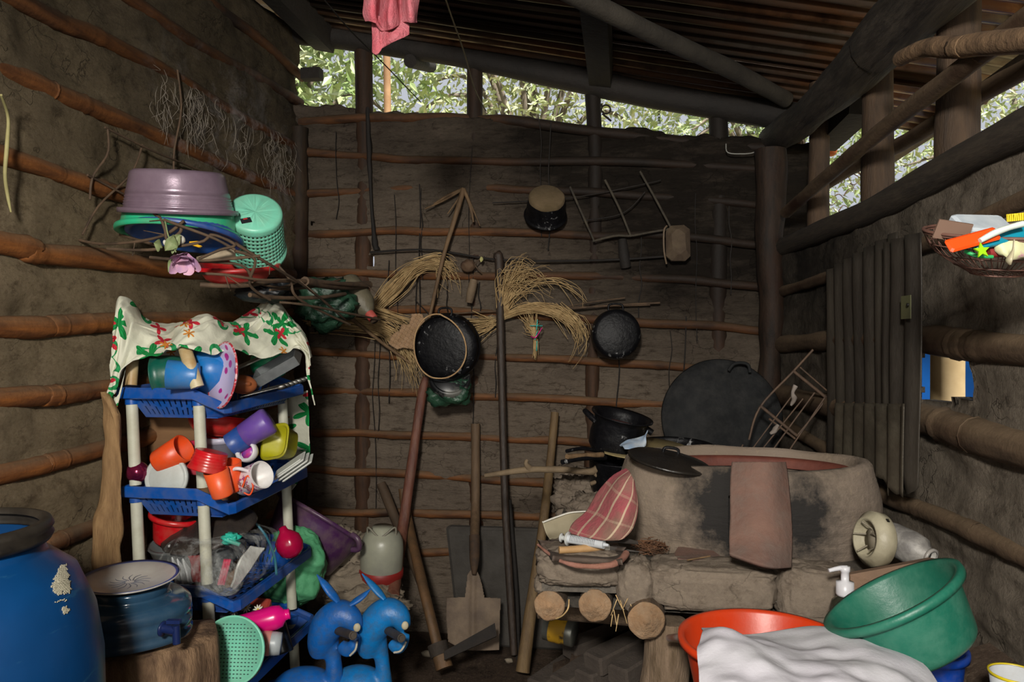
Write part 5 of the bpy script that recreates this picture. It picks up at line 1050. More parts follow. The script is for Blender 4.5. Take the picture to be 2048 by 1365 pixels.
for (px, y, r) in ((1330, 1.80, .056), ):
    x = PY(px, 1300, y).x; lg = MB(); lg.tube([(x+.006, y, .665), (x, y, .55), (x-.005, y+.01, .3), (x-.01, y+.015, 0)], [.045, .056, .058, .063], 18, n=30, noise=.16, ns=12); parts.append(('leg', lg, pale_bark))
for (x, y) in ((-.15, 3.0), (.62, 2.9), (.62, 1.95)):
    lg = MB(); lg.tube([(x, y, .6), (x, y, 0)], .05, 14, n=16, noise=.12); parts.append(('leg', lg, bark))
fb2 = MB()
for k in range(9):
    q = PY(rnd.uniform(1225, 1262), rnd.uniform(1190, 1235), 1.74); fb2.tube([q, q+Vector((rnd.uniform(-.02, .02), -.01, -rnd.uniform(.01, .05)))], [.0014, .0008], 4, n=4)
fb2.tube([PY(1138, 1200, 1.72), PY(1136, 1218, 1.71), PY(1125, 1232, 1.72), PY(1112, 1238, 1.74)], .002, 5, n=12)
parts.append(('loose_fibre', fb2, straw_m, {'kind': 'stuff'}))
thing('hearth_table', 'grey clay covered table of logs carrying the round clay stove', 'table', parts)
# --- stove
sx, sy = .331, 2.121
sm2 = NT('stove clay'); geo = sm2.n('ShaderNodeNewGeometry'); sp = sm2.n('ShaderNodeSeparateXYZ'); sm2.l(geo.outputs['Position'], sp.inputs[0])
v = sm2.coords(); col = sm2.mix(sm2.ramp(sm2.noise(v, 3, 5), .3, .7), lin('766858'), lin('85776a')); col = sm2.mix(sm2.ramp(sm2.noise(v, 30, 6, .7), .6, .8), col, lin('9c8c72'))
xm = PY(1522, 1030, 1.9).x
def soot_ell(cx, cz, rx, rz):
    dx = sm2.math('DIVIDE', sm2.math('SUBTRACT', sp.outputs[0], cx), rx); dz = sm2.math('DIVIDE', sm2.math('SUBTRACT', sp.outputs[2], cz), rz)
    dd = sm2.math('SQRT', sm2.math('ADD', sm2.math('MULTIPLY', dx, dx), sm2.math('MULTIPLY', dz, dz))); dd = sm2.math('ADD', dd, sm2.math('MULTIPLY', sm2.math('SUBTRACT', sm2.noise(v, 5, 8, .75), .5), 2.2))
    return sm2.ramp(dd, 1.15, .5)
f = sm2.math('MAXIMUM', soot_ell(xm-.085, .91, .135, .135), soot_ell(xm+.1, .89, .115, .15)); f = sm2.math('MULTIPLY', f, sm2.ramp(sp.outputs[1], 2.1, 2.0)); f = sm2.math('MULTIPLY', f, .96)
col = sm2.mix(f, col, lin('0e0e0f')); sm2.l(col, sm2.b.inputs['Base Color']); sm2.b.inputs['Roughness'].default_value = .9
sm2.bump(sm2.math('ADD', sm2.noise(v, 26, 8, .7), sm2.noise(sm2.coords((1, 1, 5)), 9, 4)), .45, .02)
pf = [(1.0, -.02), (1.01, .0)]+[(1.0+.055*math.sin(math.pi*min(z/.2, 1)), z) for z in (.02, .04, .06, .08, .1, .12, .14, .155, .17, .185, .2)]+[(.99, .213), (.96, .222), (.92, .224), (.885, .215), (.87, .2)]+[(.865, z) for z in (.17, .12, .06, 0)]
M = Matrix.Translation((sx, sy, TZ0)); stv = MB(); SEG = 120
am = math.atan2(-1, (xm-sx)/.33)
def skm(j, k):
    a = 2*math.pi*(k+.5)/SEG; da = (a-(am % (2*math.pi))+math.pi) % (2*math.pi)-math.pi; z = pf[j][1]
    return abs(da) < .2 and z < .15
stv.lathe([(r*.33, z) for r, z in pf], M, SEG, 1, .667, skm, wob=.03)
for i, v2 in enumerate(stv.v): v2.z += fn(v2, 6, .008); v2.x += fn(v2, 8, .006, 2)
ash_in = MB(); ash_in.lathe([(0, .012), (.28, .012)], M, 40, 1, .667)
lin2 = MB(); lin2.lathe([(.282, .188), (.286, .196), (.276, .2), (.262, .19), (.262, .17)], M, 60, 1, .667)
thing('clay_stove', 'round open topped clay stove with soot around its mouth', 'stove', [('body', stv, sm2.mat), ('ash_bed', ash_in, mat('black ash', '141313', '2a2826', 9, .95)), ('clay_liner', lin2, mat('reddish clay', '6e3a2c', '55291f', 9, .7, .3, 40), {'label': 'reddish inner rim'})])
claytile = mat('fired clay tile', '77594c', '58423a', 4, .85, .4, 60, dust=.6, dustc='665c54')
tl2 = MB(); rowsT = []
for t, (xa, xb, py, d2) in enumerate(((1466, 1566, 926, 1.80), (1463, 1572, 960, 1.78), (1462, 1577, 1020, 1.745), (1460, 1580, 1080, 1.70), (1459, 1579, 1128, 1.665))):
    a, b = PD(xa, py-(6 if t == 4 else 0)*3, d2), PD(xb, py+(6 if t == 4 else 0)*1.5, d2); row = []
    for s in range(7):
        f2 = s/6; q = a.lerp(b, f2)+cdir(0, 0, 1)*.042*math.sin(math.pi*f2)
        if t == 0: q.z += .006*math.sin(math.pi*f2)
        row.append(q)
    rowsT.append(row)
tl2.patch(rowsT, 30, 40, .002, 14)
solo('roof_tile', 'curved reddish clay roof tile leaning upright against the stove mouth', 'tile', tl2, claytile, (('solid', .013),))
tt = MB(); rws = []
for i, f2 in enumerate((0, .2, .5, .8, 1)):
    rws.append([PZ(px, py, TZ0+.022+zz+(.012 if i in (0, 4) else 0)) for px, py, zz in ((1076+178*f2-(4 if i else 0), 1080+f2*18, .022), (1085+165*f2, 1092+f2*16, .006), (1095+150*f2, 1104+14*f2, .004), (1105+140*f2, 1118+8*f2, .02))])
tt.patch(rws, 24, 16, .001); 
eb = MB(); eb.tube([PZ(1076, 1090, TZ0+.05), PZ(1098, 1108, TZ0+.045), PZ(1130, 1126, TZ0+.042), PZ(1180, 1134, TZ0+.042), PZ(1230, 1128, TZ0+.045), PZ(1253, 1108, TZ0+.05)], [.003, .004, .005, .006, .007, .008], 8, n=40, noise=.3, ns=40)
thing('roof_tile', 'shallow curved tile lying as a tray at the left end of the hearth table', 'tile', [('body', tt, mat('dark used tile', '3d332d', '51443a', 6, .8, .4, 50), {'mods': (('solid', .011),)}), ('broken_edge', eb, mat('broken clay edge', '94685a', '7d5545', 20, .9, .5, 60), {'label': 'broken orange front edge'})])
hz = TZ0+.05
def PH(px, py, z=hz): return PZ(px, py, z)
kn1 = MB(); kn1.tube([PH(1118, 1101), PH(1140, 1100), PH(1180, 1097), PH(1207, 1095)], [.009, .0085, .0095, .008], 10, n=16); kn2 = MB(); a = PH(1207, 1095); b = PH(1292, 1106, hz-.01)
kn2.add([a+UP*.005, a-UP*.006, b, a+UP*.005+Vector((0, .003, 0)), a-UP*.006+Vector((0, .003, 0))], [(0, 1, 2), (3, 2, 4), (0, 2, 3), (1, 4, 2), (0, 3, 4, 1)], smooth=False); kn3 = MB(); kn3.box((0, 0, 0), (.018, .012, .011), frame(PH(1212, 1095), UP, a-b))
thing('kitchen_knife', 'knife with a light wooden handle lying across the tile tray', 'knife', [('handle', kn1, mat('light wood handle', 'a8855a', '8a6840', 14, .6)), ('blade', kn2, mat('dull steel blade', '4a4642', rough=.4, metal=.7)), ('ferrule', kn3, mat('bright ferrule', 'a8a49c', rough=.3, metal=.8))])
sy1 = MB(); A = PH(1135, 1078, hz+.014); B = PH(1208, 1090, hz+.014); ax3 = (B-A).normalized(); sy1.tube([A, B], .0105, 16); sy1.tube([B, B+ax3*.012], [.005, .003], 10)
sy2 = MB(); sy2.lathe([(0, 0), (.017, 0), (.017, .003), (0, .003)], frame(A, ax3), 20); sy2.tube([A-ax3*.016, A], .006, 8); sy2.lathe([(0, 0), (.011, 0), (.011, .003), (0, .003)], frame(A-ax3*.018, ax3), 20)
sy3 = MB()
for k in range(16): q = A+ax3*(.012+.0042*k); sy3.lathe([(.0107, 0), (.0109, .0004), (.0107, .0009)], frame(q, ax3, cdir(0, .5, 1)), 16, a0=-.7-(.4 if k % 5 == 0 else 0), a1=.7)
thing('syringe', 'white plastic syringe with black scale marks beside the knife', 'syringe', [('barrel', sy1, mat('cloudy syringe plastic', 'b4b8bc', rough=.3)), ('plunger', sy2, mat('white syringe plunger', 'a8aaa8', rough=.4)), ('scale_marks', sy3, mat('scale ink', '1a1c22'), {'mods': (('solid', .0004),)})])
db = MB(); M = frame(PH(1205, 1075, hz+.02), cdir(.1, .8, .5), cdir(.85, -.25, 0)); db.prism([(-.055, -.01), (.02, -.012), (.085, -.002), (.085, .004), (.01, .014), (-.045, .014)], M, .004)
solo('scraper', 'dark flat blade lying between the syringe and the pink cloth', 'tool', db, mat('dark blade', '2e2a27', '3d3732', 12, .6))
nb = MB(); c0 = PZ(1300, 1100, TZ0+.012)
for k in range(130):
    a = rnd.random()*6.28; r = rnd.gauss(.025, .01); q = c0+Vector((math.cos(a)*r*1.2, math.sin(a)*r, rnd.uniform(0, .018))); t = Vector((-math.sin(a), math.cos(a), rnd.uniform(-.4, .4)))*.016
    nb.tube([q-t, q+Vector((rnd.gauss(0, .004), 0, rnd.gauss(0, .004))), q+t], .0009, 4, n=5, caps=False)
solo('scouring_fibre', 'round nest of rusty brown fibre beyond the knife tip', 'scourer', nb, mat('rusty fibre', '6e4a30', '4c3424', 40, .8), kind='stuff')
sh2 = MB(); sh2.prism([((PZ(a, b, TZ0)-PZ(1392, 1124, TZ0)).x, (PZ(a, b, TZ0)-PZ(1392, 1124, TZ0)).y) for a, b in ((1348, 1126), (1356, 1136), (1388, 1140), (1428, 1136), (1440, 1130), (1424, 1118), (1400, 1112), (1356, 1112))], Matrix.Translation(PZ(1392, 1124, TZ0)+UP*.008), .014)
solo('tile_shard', 'flat clay shard lying before the stove on grey ash', 'tile', sh2, claytile)
s = MB(); s.tube([PZ(1375, 1121, TZ0+.026), PZ(1420, 1113, TZ0+.026)], .0022, 6); solo('splinter', 'thin pale splinter on top of the flat clay shard', 'stick', s, stick_m)
ah = MB(); nA = 34; c0 = PZ(1500, 1112, TZ0)
for j in range(nA+1):
    for i in range(nA+1):
        x, y = (i/nA-.5)*2, (j/nA-.5)*2; r = max(0, 1-x*x-y*y); ah.v.append(Vector((c0.x+x*.12, c0.y+y*.085, TZ0-.004+.022*r**.6+fn((x, y, 1), 3, .006)*r)))
ah.add([], []); base = 0
for j in range(nA):
    for i in range(nA): ah.f.append((j*(nA+1)+i, j*(nA+1)+i+1, (j+1)*(nA+1)+i+1, (j+1)*(nA+1)+i)); ah.mi.append(0); ah.sm.append(True)
solo('ash_heap', 'pale grey ash spilled at the foot of the upright clay tile', 'ash', ah, mat('pale wood ash', '8d8a86', '6f6b67', 25, .95, .9, 90), kind='stuff')
# --- pots at the left of the stove
pm = MB(); M = frame(PD(1228, 905, 2.42), cdir(.2, 1, .16)); pm.lathe([(0, 0), (.075, 0), (.088, .02), (.09, .06), (.084, .1), (.09, .118), (.1, .122), (.1, .126), (.085, .122), (.078, .1), (.084, .06), (.07, .012), (0, .01)], M, 44)
pi = MB(); pi.lathe([(0, .085), (.079, .088)], M, 30); ph = MB(); ph.tube([PD(1195, 846, 2.4), PD(1180, 832, 2.4), PD(1170, 822, 2.39)], [.016, .017, .014], 12, n=12, flat=.6); ph2 = MB(); ph2.tube([PD(1292, 858, 2.4), PD(1304, 866, 2.4)], .011, 10)
thing('cooking_pot', 'black pot with a red brown inside, tilted on the cream enamel plate', 'pot', [('body', pm, soot_m), ('contents', pi, mat('reddish food crust', '4a2420', '331a18', 9, .6), {'label': 'red brown inside'}), ('handle', ph, soot_m), ('handle', ph2, soot_m)])
ep = MB(); ep.lathe(plate(.15, .012), frame(PD(1283, 905, 2.4), cdir(.02, 1, .1)), 56)
solo('enamel_plate', 'wide cream enamel plate under the tilted black pot', 'plate', ep, mat('cream enamel', '9a8c68', '85764f', 8, .4, .2, 30, dust=.4, dustc='6a5c44'))
p3b = MB(); M = frame(PD(1240, 985, 2.38), cdir(.02, 1, .05)); p3b.lathe([(0, 0), (.085, 0), (.095, .02), (.1, .1), (.103, .103), (.097, .104), (.09, .02), (0, .01)], M, 44)
ps = [('body', p3b, soot_m)]
for L, r in (([(1205, 904, 2.3), (1165, 898, 2.2), (1133, 903, 2.15)], .006), ([(1210, 916, 2.28), (1165, 917, 2.2), (1124, 925, 2.15)], .008)): h = MB(); h.tube([PD(*q) for q in L], [r*1.1, r, r*.9], 10, n=14); ps.append(('handle', h, soot_m))
thing('saucepan', 'black pan with two dark handles pointing left below the cream plate', 'pan', ps)
s = MB(); s.tube([PD(1205, 910, 2.26), PD(1134, 914, 2.16)], .008, 8); solo('wooden_spoon', 'brown wooden handle between the two dark pan handles', 'spoon', s, stick_m)
dc = MB(); dc.lathe(bowl(.14, .05), frame(PD(1345, 925, 2.45), cdir(0, 1, .1)), 40); solo('clay_bowl', 'blackened shallow bowl behind the cream plate', 'bowl', dc, soot_m)
bcx = MB(); bcx.patch([[PD(*q) for q in r] for r in ([(1238, 890, 2.28), (1262, 880, 2.3), (1285, 872, 2.3), (1296, 862, 2.32)], [(1244, 894, 2.25), (1265, 888, 2.26), (1282, 886, 2.27), (1292, 874, 2.28)], [(1250, 897, 2.23), (1264, 898, 2.23), (1284, 897, 2.24), (1291, 893, 2.26)])], 30, 20, .006, 30)
solo('rag', 'small blue and white rag on the cream enamel plate', 'cloth', bcx, mat('blue white rag', '8fa8c4', 'b8c0c8', 30, .9), (('solid', .003),))
brn = MB(); brn.tube([PD(970, 952, 2.42), PD(1010, 946, 2.4), PD(1060, 940, 2.38), (PD(1120, 940, 2.36)), PD(1178, 944, 2.34), PD(1196, 938, 2.33)], [.007, .0095, .011, .0105, .011, .015], 10, n=40, noise=.15, ns=20); brn.tube([PD(1062, 940, 2.38), PD(1052, 928, 2.37), PD(1055, 920, 2.37)], [.012, .008, .005], 8, n=8)
brn.tube([PD(1190, 948, 2.33), PD(1200, 960, 2.33), PD(1182, 968, 2.34)], .007, 8, n=8)
solo('branch', 'crooked grey branch resting on the pans and pointing left', 'branch', brn, mat('grey branch', '77664e', '5c4d3a', 12, .8, .4, 40))
for k, (a, b, c, d3, y) in enumerate(((1106, 1215, 965, 1050, 2.45), (1130, 1230, 1000, 1080, 2.2), (1108, 1170, 940, 1000, 2.75))):
    solo('mud_lump', ('large grey mud lump behind the pink checked cloth', 'smaller mud lump partly under the pink checked cloth', 'rough mud lump farthest back on the hearth table')[k], 'lump', fblob(a, b, c, d3, y, .08, .7, .35, 40+k, .25), clay)
# carton + pink cloth
cr1 = MB(); cr1.patch([[PD(*q) for q in r] for r in ([(1086, 1046, 1.95), (1110, 1036, 1.98), (1140, 1027, 2.0), (1172, 1024, 2.02)], [(1094, 1068, 1.93), (1120, 1062, 1.95), (1150, 1052, 1.97), (1180, 1050, 2.0)], [(1100, 1078, 1.9), (1120, 1078, 1.92), (1150, 1076, 1.94), (1180, 1074, 1.97)])], 24, 16, .003, 14)
cr2 = MB(); cr2.tube([PD(1086, 1045, 1.945), PD(1112, 1035, 1.975), PD(1140, 1026, 1.995), PD(1174, 1023, 2.01)], .004, 6, n=16, flat=.5)
thing('carton', 'torn open paper carton with a bright white edge left of the pink cloth', 'carton', [('panel', cr1, mat('soiled carton', '9b927a', '857b64', 9, .8), {'mods': (('solid', .002),)}), ('edge', cr2, mat('white torn edge', 'd5d2c8'), {'label': 'bright white torn edge'})])
pc = NT('pink checked cloth'); v = pc.coords((1, 1, 1), 'UV'); su = pc.n('ShaderNodeSeparateXYZ'); pc.l(v, su.inputs[0])
col = pc.mix(pc.ramp(pc.noise(pc.coords(), 9, 5), .4, .65), lin('9c4650'), lin('75594d'))
for comp, fq, w in ((0, 4.2, .86), (1, 3.3, .9)):
    fr = pc.math('FRACT', pc.math('MULTIPLY', su.outputs[comp], fq)); col = pc.mix(pc.math('MULTIPLY', pc.math('GREATER_THAN', fr, w), .75 if comp == 0 else .25), col, lin('b5a48a'))
pc.l(col, pc.b.inputs['Base Color']); pc.b.inputs['Roughness'].default_value = .95; pc.bump(pc.noise(pc.coords(), 60, 4), .4, .01)
pk2 = MB(); rws = [[(1252, 938, 1.86), (1262, 945, 1.82), (1268, 955, 1.8), (1270, 965, 1.8)], [(1222, 955, 1.87), (1240, 970, 1.8), (1262, 985, 1.77), (1274, 1000, 1.78)], [(1196, 985, 1.88), (1215, 1000, 1.8), (1248, 1015, 1.74), (1275, 1030, 1.76)],
    [(1176, 1020, 1.87), (1200, 1035, 1.79), (1236, 1050, 1.73), (1268, 1060, 1.74)], [(1150, 1045, 1.85), (1180, 1062, 1.78), (1218, 1076, 1.73), (1252, 1078, 1.73)], [(1140, 1062, 1.83), (1170, 1072, 1.78), (1205, 1082, 1.74), (1238, 1084, 1.73)]]
pk2.patch([[PD(*q) for q in r] for r in rws], 50, 60, .008, 12, 4)
o = solo('dish_towel', 'dirty pink checked cloth draped down the left side of the stove', 'cloth', pk2, pc.mat, (('solid', .004),))
uv = o.data.uv_layers.new(name='UVMap')
for lp2 in o.data.loops: i = lp2.vertex_index; uv.data[lp2.index].uv = ((i % 50)/49, (i//50)/59)
# lid on stove, griddle, wire grill
ll = MB(); M = frame(PD(1338, 924, 1.96), cdir(.17, 1, .12)); ll.lathe([(.108, 0), (.11, .004), (.104, .007), (.06, .014), (.02, .024), (0, .025)], M, 44); ll.lathe([(0, -.002), (.108, -.001)], M, 44)
l2 = MB(); l2.tube([M@Vector((-.02, 0, .022)), M@Vector((-.016, 0, .036)), M@Vector((.016, 0, .036)), M@Vector((.02, 0, .022))], .004, 8, n=12)
thing('pan_lid', 'black metal lid with a small handle lying tilted on the stove rim', 'lid', [('disc', ll, mat('greasy black lid', '161412', '24201c', 8, .3, .3, 40)), ('handle', l2, soot_m)])
cm = MB(); M = frame(PD(1446, 838, 2.68), cdir(-.02, .18, 1)); cm.lathe([(0, .012), (.1, .01), (.19, 0), (.214, -.008), (.218, -.014), (.21, -.016), (0, -.004)], M, 72, wob=.012)
ch2 = MB(); ch2.tube([PD(1457, 742, 2.67), PD(1466, 730, 2.67), PD(1480, 726, 2.67), (PD(1496, 730, 2.67)), PD(1500, 745, 2.67)], .006, 8, n=20)
thing('griddle', 'large dusty black round griddle standing on edge behind the stove', 'griddle', [('disc', cm, sootd_m), ('handle', ch2, sootd_m)])
gw = MB()
for L, r in (([(1626, 700), (1585, 745), (1520, 815), (1498, 880)], .004), ([(1586, 742), (1650, 794)], .0055), ([(1520, 812), (1594, 872)], .0055), ([(1600, 735), (1654, 782)], .003), ([(1584, 792), (1496, 910)], .0025), ([(1606, 798), (1514, 912)], .0025), ([(1629, 786), (1540, 908)], .0028), ([(1652, 792), (1570, 914)], .003), ([(1655, 760), (1654, 795), (1594, 872)], .003), ([(1486, 890), (1472, 912)], .0025), ([(1538, 838), (1590, 878)], .004)):
    gw.tube([PD(a, b, 2.46) for a, b in L], r, 6, n=max(6, len(L)*4))
gr1 = MB(); gr1.tube([PD(1592, 772, 2.45), PD(1586, 785, 2.45), PD(1588, 800, 2.45), PD(1582, 812, 2.45)], [.008, .006, .009, .004], 8, n=16, noise=.5, ns=60); 
gr2 = MB(); gr2.tube([PD(1556, 850, 2.45), PD(1548, 862, 2.45), PD(1540, 868, 2.45)], [.006, .008, .004], 8, n=12, noise=.5, ns=60)
rag_m = mat('greyish rag knot', '8a8078', '6e645c', 30, .9)
thing('wire_grill', 'rusty wire grill leaning in the corner between griddle and metal sheet', 'grill', [('bars', gw, mat('rusty wire', '5a4534', '42342a', 30, .7)), ('rag_knot', gr1, rag_m), ('rag_knot', gr2, rag_m)])
# corrugated sheets on the right wall
csm = mat('sooty corrugated metal', '26221f', '38322b', 3, .5, .3, 30, metal=.3, st=(1, 1, .3), dust=.6, dustc='47423a')
def vsheet(pxa, pxb, zta, ztb, zba, zbb, off, rag=0, pitch=.076, sd3=0):
    ya, yb = PR(pxa, 700, off).y, PR(pxb, 700, off).y; m = MB(); n = int(abs(yb-ya)/.006); vs = []; mm = 16
    for i in range(n+1):
        t = i/n; y = ya+(yb-ya)*t; zt = zta+(ztb-zta)*t; zb = zba+(zbb-zba)*t+(fn((y, sd3, 0), 25, rag)+fn((y, sd3, 3), 60, rag*.5) if rag else 0)
        for j in range(mm+1): z = zb+(zt-zb)*j/mm; vs.append(Vector((WRX(y)-off-.009*math.sin(2*math.pi*y/pitch)+fn((y, z, 0), 3, .008), y, z)))
    m.add(vs, [(i*(mm+1)+j, (i+1)*(mm+1)+j, (i+1)*(mm+1)+j+1, i*(mm+1)+j+1) for i in range(n) for j in range(mm)]); return m
solo('metal_sheet', 'tall sooty corrugated metal sheet fixed upright on the right wall', 'sheet', vsheet(1652, 1792, 1.545, 1.60, .95, .97, .04, .02), csm, (('solid', .002),))
solo('metal_sheet', 'narrower dark corrugated sheet overlapping the tall one on its right', 'sheet', vsheet(1768, 1832, 1.575, 1.575, .955, .98, .065, .03, sd3=4), csm, (('solid', .002),))
solo('metal_sheet', 'short dark corrugated sheet nailed over the lower half of the tall one', 'sheet', vsheet(1664, 1815, 1.13, 1.17, .965, .945, .07, .03, sd3=8), mat('greasy corrugated metal', '2f2b24', '443d33', 3, .45, .3, 30, metal=.3, dust=.6, dustc='565044'), (('solid', .002),))
ys = MB(); q = PR(1812, 615, .082); ys.box((0, 0, 0), (.05, .002, .055), frame(q, UP, (-.07, .99, 0))); q2 = PR(1817, 610, .086); ys2 = MB(); ys2.tube([q2, q2-Vector((.004, 0, 0))], .004, 8)
thing('patch_plate', 'small olive plate nailed on the narrow metal sheet', 'plate', [('plate_face', ys, mat('olive paint', '5a5a3c', '4b4b33', 9, .7)), ('nail', ys2, mat('dark nail', '15130f'))])
# light fitting, glass bottle, plank
M = frame(PD(1757, 1080, 1.70), cdir(-.97, .14, .12)); lf1 = MB(); lf1.lathe([(0, -.012), (.05, -.012), (.06, -.004), (.062, .02), (.05, .03), (.047, .034), (.041, .034), (.041, .008), (0, .008)], M, 40)
lf2 = MB(); lf2.lathe([(0, .01), (.022, .01), (.024, .018), (.0, .02)], M, 20)
for k in range(5): a = k*1.256; lf2.tube([M@Vector((.02*math.cos(a), .02*math.sin(a), .014)), M@Vector((.036*math.cos(a+.3), .036*math.sin(a+.3), .04))], .002, 5)
lf3 = MB()
for a in (.5, -.6): lf3.box((.0615, 0, .008), (.003, .008, .006), M@Matrix.Rotation(a, 4, 'Z'))
thing('lamp_holder', 'dirty white round plastic fitting leaning against the right end of the stove', 'fitting', [('housing', lf1, mat('dirty white plastic', 'a49d86', '857e69', 12, .5, .2, 40)), ('inner_clips', lf2, mat('grey clips', '7a7262')), ('side_slots', lf3, mat('dark slots', '15130f'))])
M = frame(PD(1806, 1088, 1.72), cdir(.42, -.2, .88)); gl1 = MB(); gl1.lathe([(0, -.045), (.034, -.045), (.037, -.03), (.038, .02), (.034, .045), (.02, .058), (.019, .07), (.016, .07), (.016, .05), (0, .05)], M, 36); gl2 = MB(); gl2.lathe([(.0165, .066), (.021, .067), (.021, .074), (.016, .074)], M, 28); gl3 = MB(); gl3.lathe([(0, .06), (.0165, .06)], M, 24)
thing('glass_bottle', 'chalky white streaked bottle lying with its open mouth toward the room', 'bottle', [('body', gl1, mat('chalky glass', '6a6764', '98958f', 16, .5, .3, 40, lo=.4, hi=.6)), ('mouth_ring', gl2, mat('scratched ring', '8f8b85', rough=.4)), ('mouth', gl3, mat('dark mouth', '14120f'))])
pk3 = MB(); A = PD(1700, 1150, 1.66); B = PD(1872, 1118, 1.60); Cc = PD(1880, 1200, 1.56); Dd = PD(1706, 1225, 1.6); n3 = cdir(0, .2, 1)
pk3.add([A, B, Cc, Dd, A-n3*.03, B-n3*.03, Cc-n3*.03, Dd-n3*.03], [(0, 3, 2, 1), (4, 5, 6, 7), (0, 1, 5, 4), (1, 2, 6, 5), (2, 3, 7, 6), (3, 0, 4, 7)], smooth=False)
solo('plank', 'short reddish plank standing on edge behind the green basin', 'plank', pk3, mat('reddish plank', '7d6450', '66503f', 6, .8, .4, 40))
# under the table: tin, bricks
M = frame(PD(1092, 1253, 2.3), cdir(.92, -.1, .38)); tn = MB(); tn.lathe([(0, 0), (.04, 0), (.04, .09), (.037, .094), (0, .092)], M, 30); tn2 = MB(); tn2.lathe([(.0405, .018), (.041, .02), (.041, .068), (.0405, .07)], M, 30)
thing('food_tin', 'dented tin with a yellow label lying in the dark under the logs', 'tin', [('can', tn, mat('dull tin', '84847c', '6a6a62', 9, .4, metal=.6)), ('label_wrap', tn2, mat('yellow label', 'b58a1e', '3d2f1a', 22, .6, lo=.5, hi=.6), {'label': 'yellow label with dark print'})])
brm = mat('dusty grey brick', '4d443c', '3c342e', 9, .95, .6, 50)
bk_l = ['brick lying lowest under the hearth table near the leaning stick', 'brick slanting across the middle of the pile under the table', 'brick with its end facing out on top of the pile', 'brick wedged beside the thick table leg', 'brick at the back of the pile below the log ends', 'brick half buried at the bottom edge of the pile']
for k, (px, py, d3, ang, tz) in enumerate(((1170, 1340, 2.35, .95, .1), (1225, 1330, 2.3, .85, .2), (1245, 1300, 2.3, .8, .3), (1290, 1320, 2.2, .9, .15), (1200, 1280, 2.5, .7, .25), (1120, 1345, 2.5, 1.0, 0))):
    m = MB(); m.box((0, 0, 0), (.26, .075, .055), Matrix.Translation(PD(px, py, d3))@Matrix.Rotation(ang, 4, 'Z')@Matrix.Rotation(-.1, 4, 'Y'), noise=.004, bev=.006)
    solo('brick', bk_l[k], 'brick', m, brm, group='bricks under the hearth table')
ub = MB(); ub.blob(Matrix.Translation((.12, 2.5, 0)), (.34, .4, .3), 50, 30, .3, 3, .2, .7, 51); solo('soil_mound', 'dark soil mound filling the space below the hearth table', 'soil', ub, earth, kind='stuff')
# ================= right foreground =================
lg = MB(); lg.patch([[Vector((x+(WRX(y)-.74 if x > .6 else 0), y, z+fn((x, y, 0), 7, .012))) for x, z in ((.2, .3), (.2, .57), (.24, .59), (.45, .59), (.58, .60), (.66, .66), (.735, .69))] for y in (.55, .9, 1.3, 1.6, 1.69)], 60, 60)
lg.patch([[Vector((x, 1.69, z)) for x in (.2, .5, .75)] for z in (0, .57)], 12, 10); lg.patch([[Vector((.2, y, z)) for y in (.55, 1.1, 1.69)] for z in (0, .57)], 12, 10)
solo('mud_ledge', 'dark earthen ledge along the right wall under the green basin', 'ledge', lg, earth)
gm = mat('sea green plastic', '1a6350', '165a48', 5, .42, .12, 90, st=(1, 1, 1), dust=.12, dustc='8ab5a0')
gax = cdir(-.47, .84, -.21); M = frame(PD(1780, 1188, 1.33)-gax*.11, gax); gbn = MB(); pg = basin(.117, .092, .11, .004, .012); gbn.lathe(pg, M, 64)
cr3 = MB(); 
for k in range(14): a = rnd.uniform(-2, 1.2); q = M@Vector((math.cos(a)*rnd.uniform(.1, .13), math.sin(a)*rnd.uniform(.1, .13), .123)); cr3.blob(Matrix.Translation(q), (.002, .002, .001), 6, 4)
solo('basin', 'sea green round basin tipped toward the left on the right side', 'basin', gbn, gm)
bb2 = MB(); q = PD(1852, 1300, 1.45); M = Matrix.Translation(Vector((q.x, q.y, .60))); bb2.lathe(basin(.068, .055, .13, .003, .007), M, 44); solo('bucket', 'small blue bucket under the green basin', 'bucket', bb2, pl('royal blue plastic', '0c3f9c', '0a3586'))
ob = MB(); oc2 = PD(1530, 1290, 1.45); oc2.z = .605; ob.lathe(basin(.155, .125, .14, .004, .01), Matrix.Translation(oc2), 64); solo('basin', 'bright orange basin half hidden under the white cloth', 'basin', ob, pl('bright orange plastic basin', 'cc3a10', 'bc340e', dust=.1))
kh = MB(); kh.tube([PD(1336, 1277, 1.62), PD(1360, 1276, 1.6), PD(1392, 1280, 1.58)], [.007, .008, .008], 10, n=12); solo('utensil_handle', 'brown metal utensil handle sticking out left of the orange basin', 'handle', kh, mat('worn metal handle', '6a4636', '8a8480', 20, .35, metal=.5))
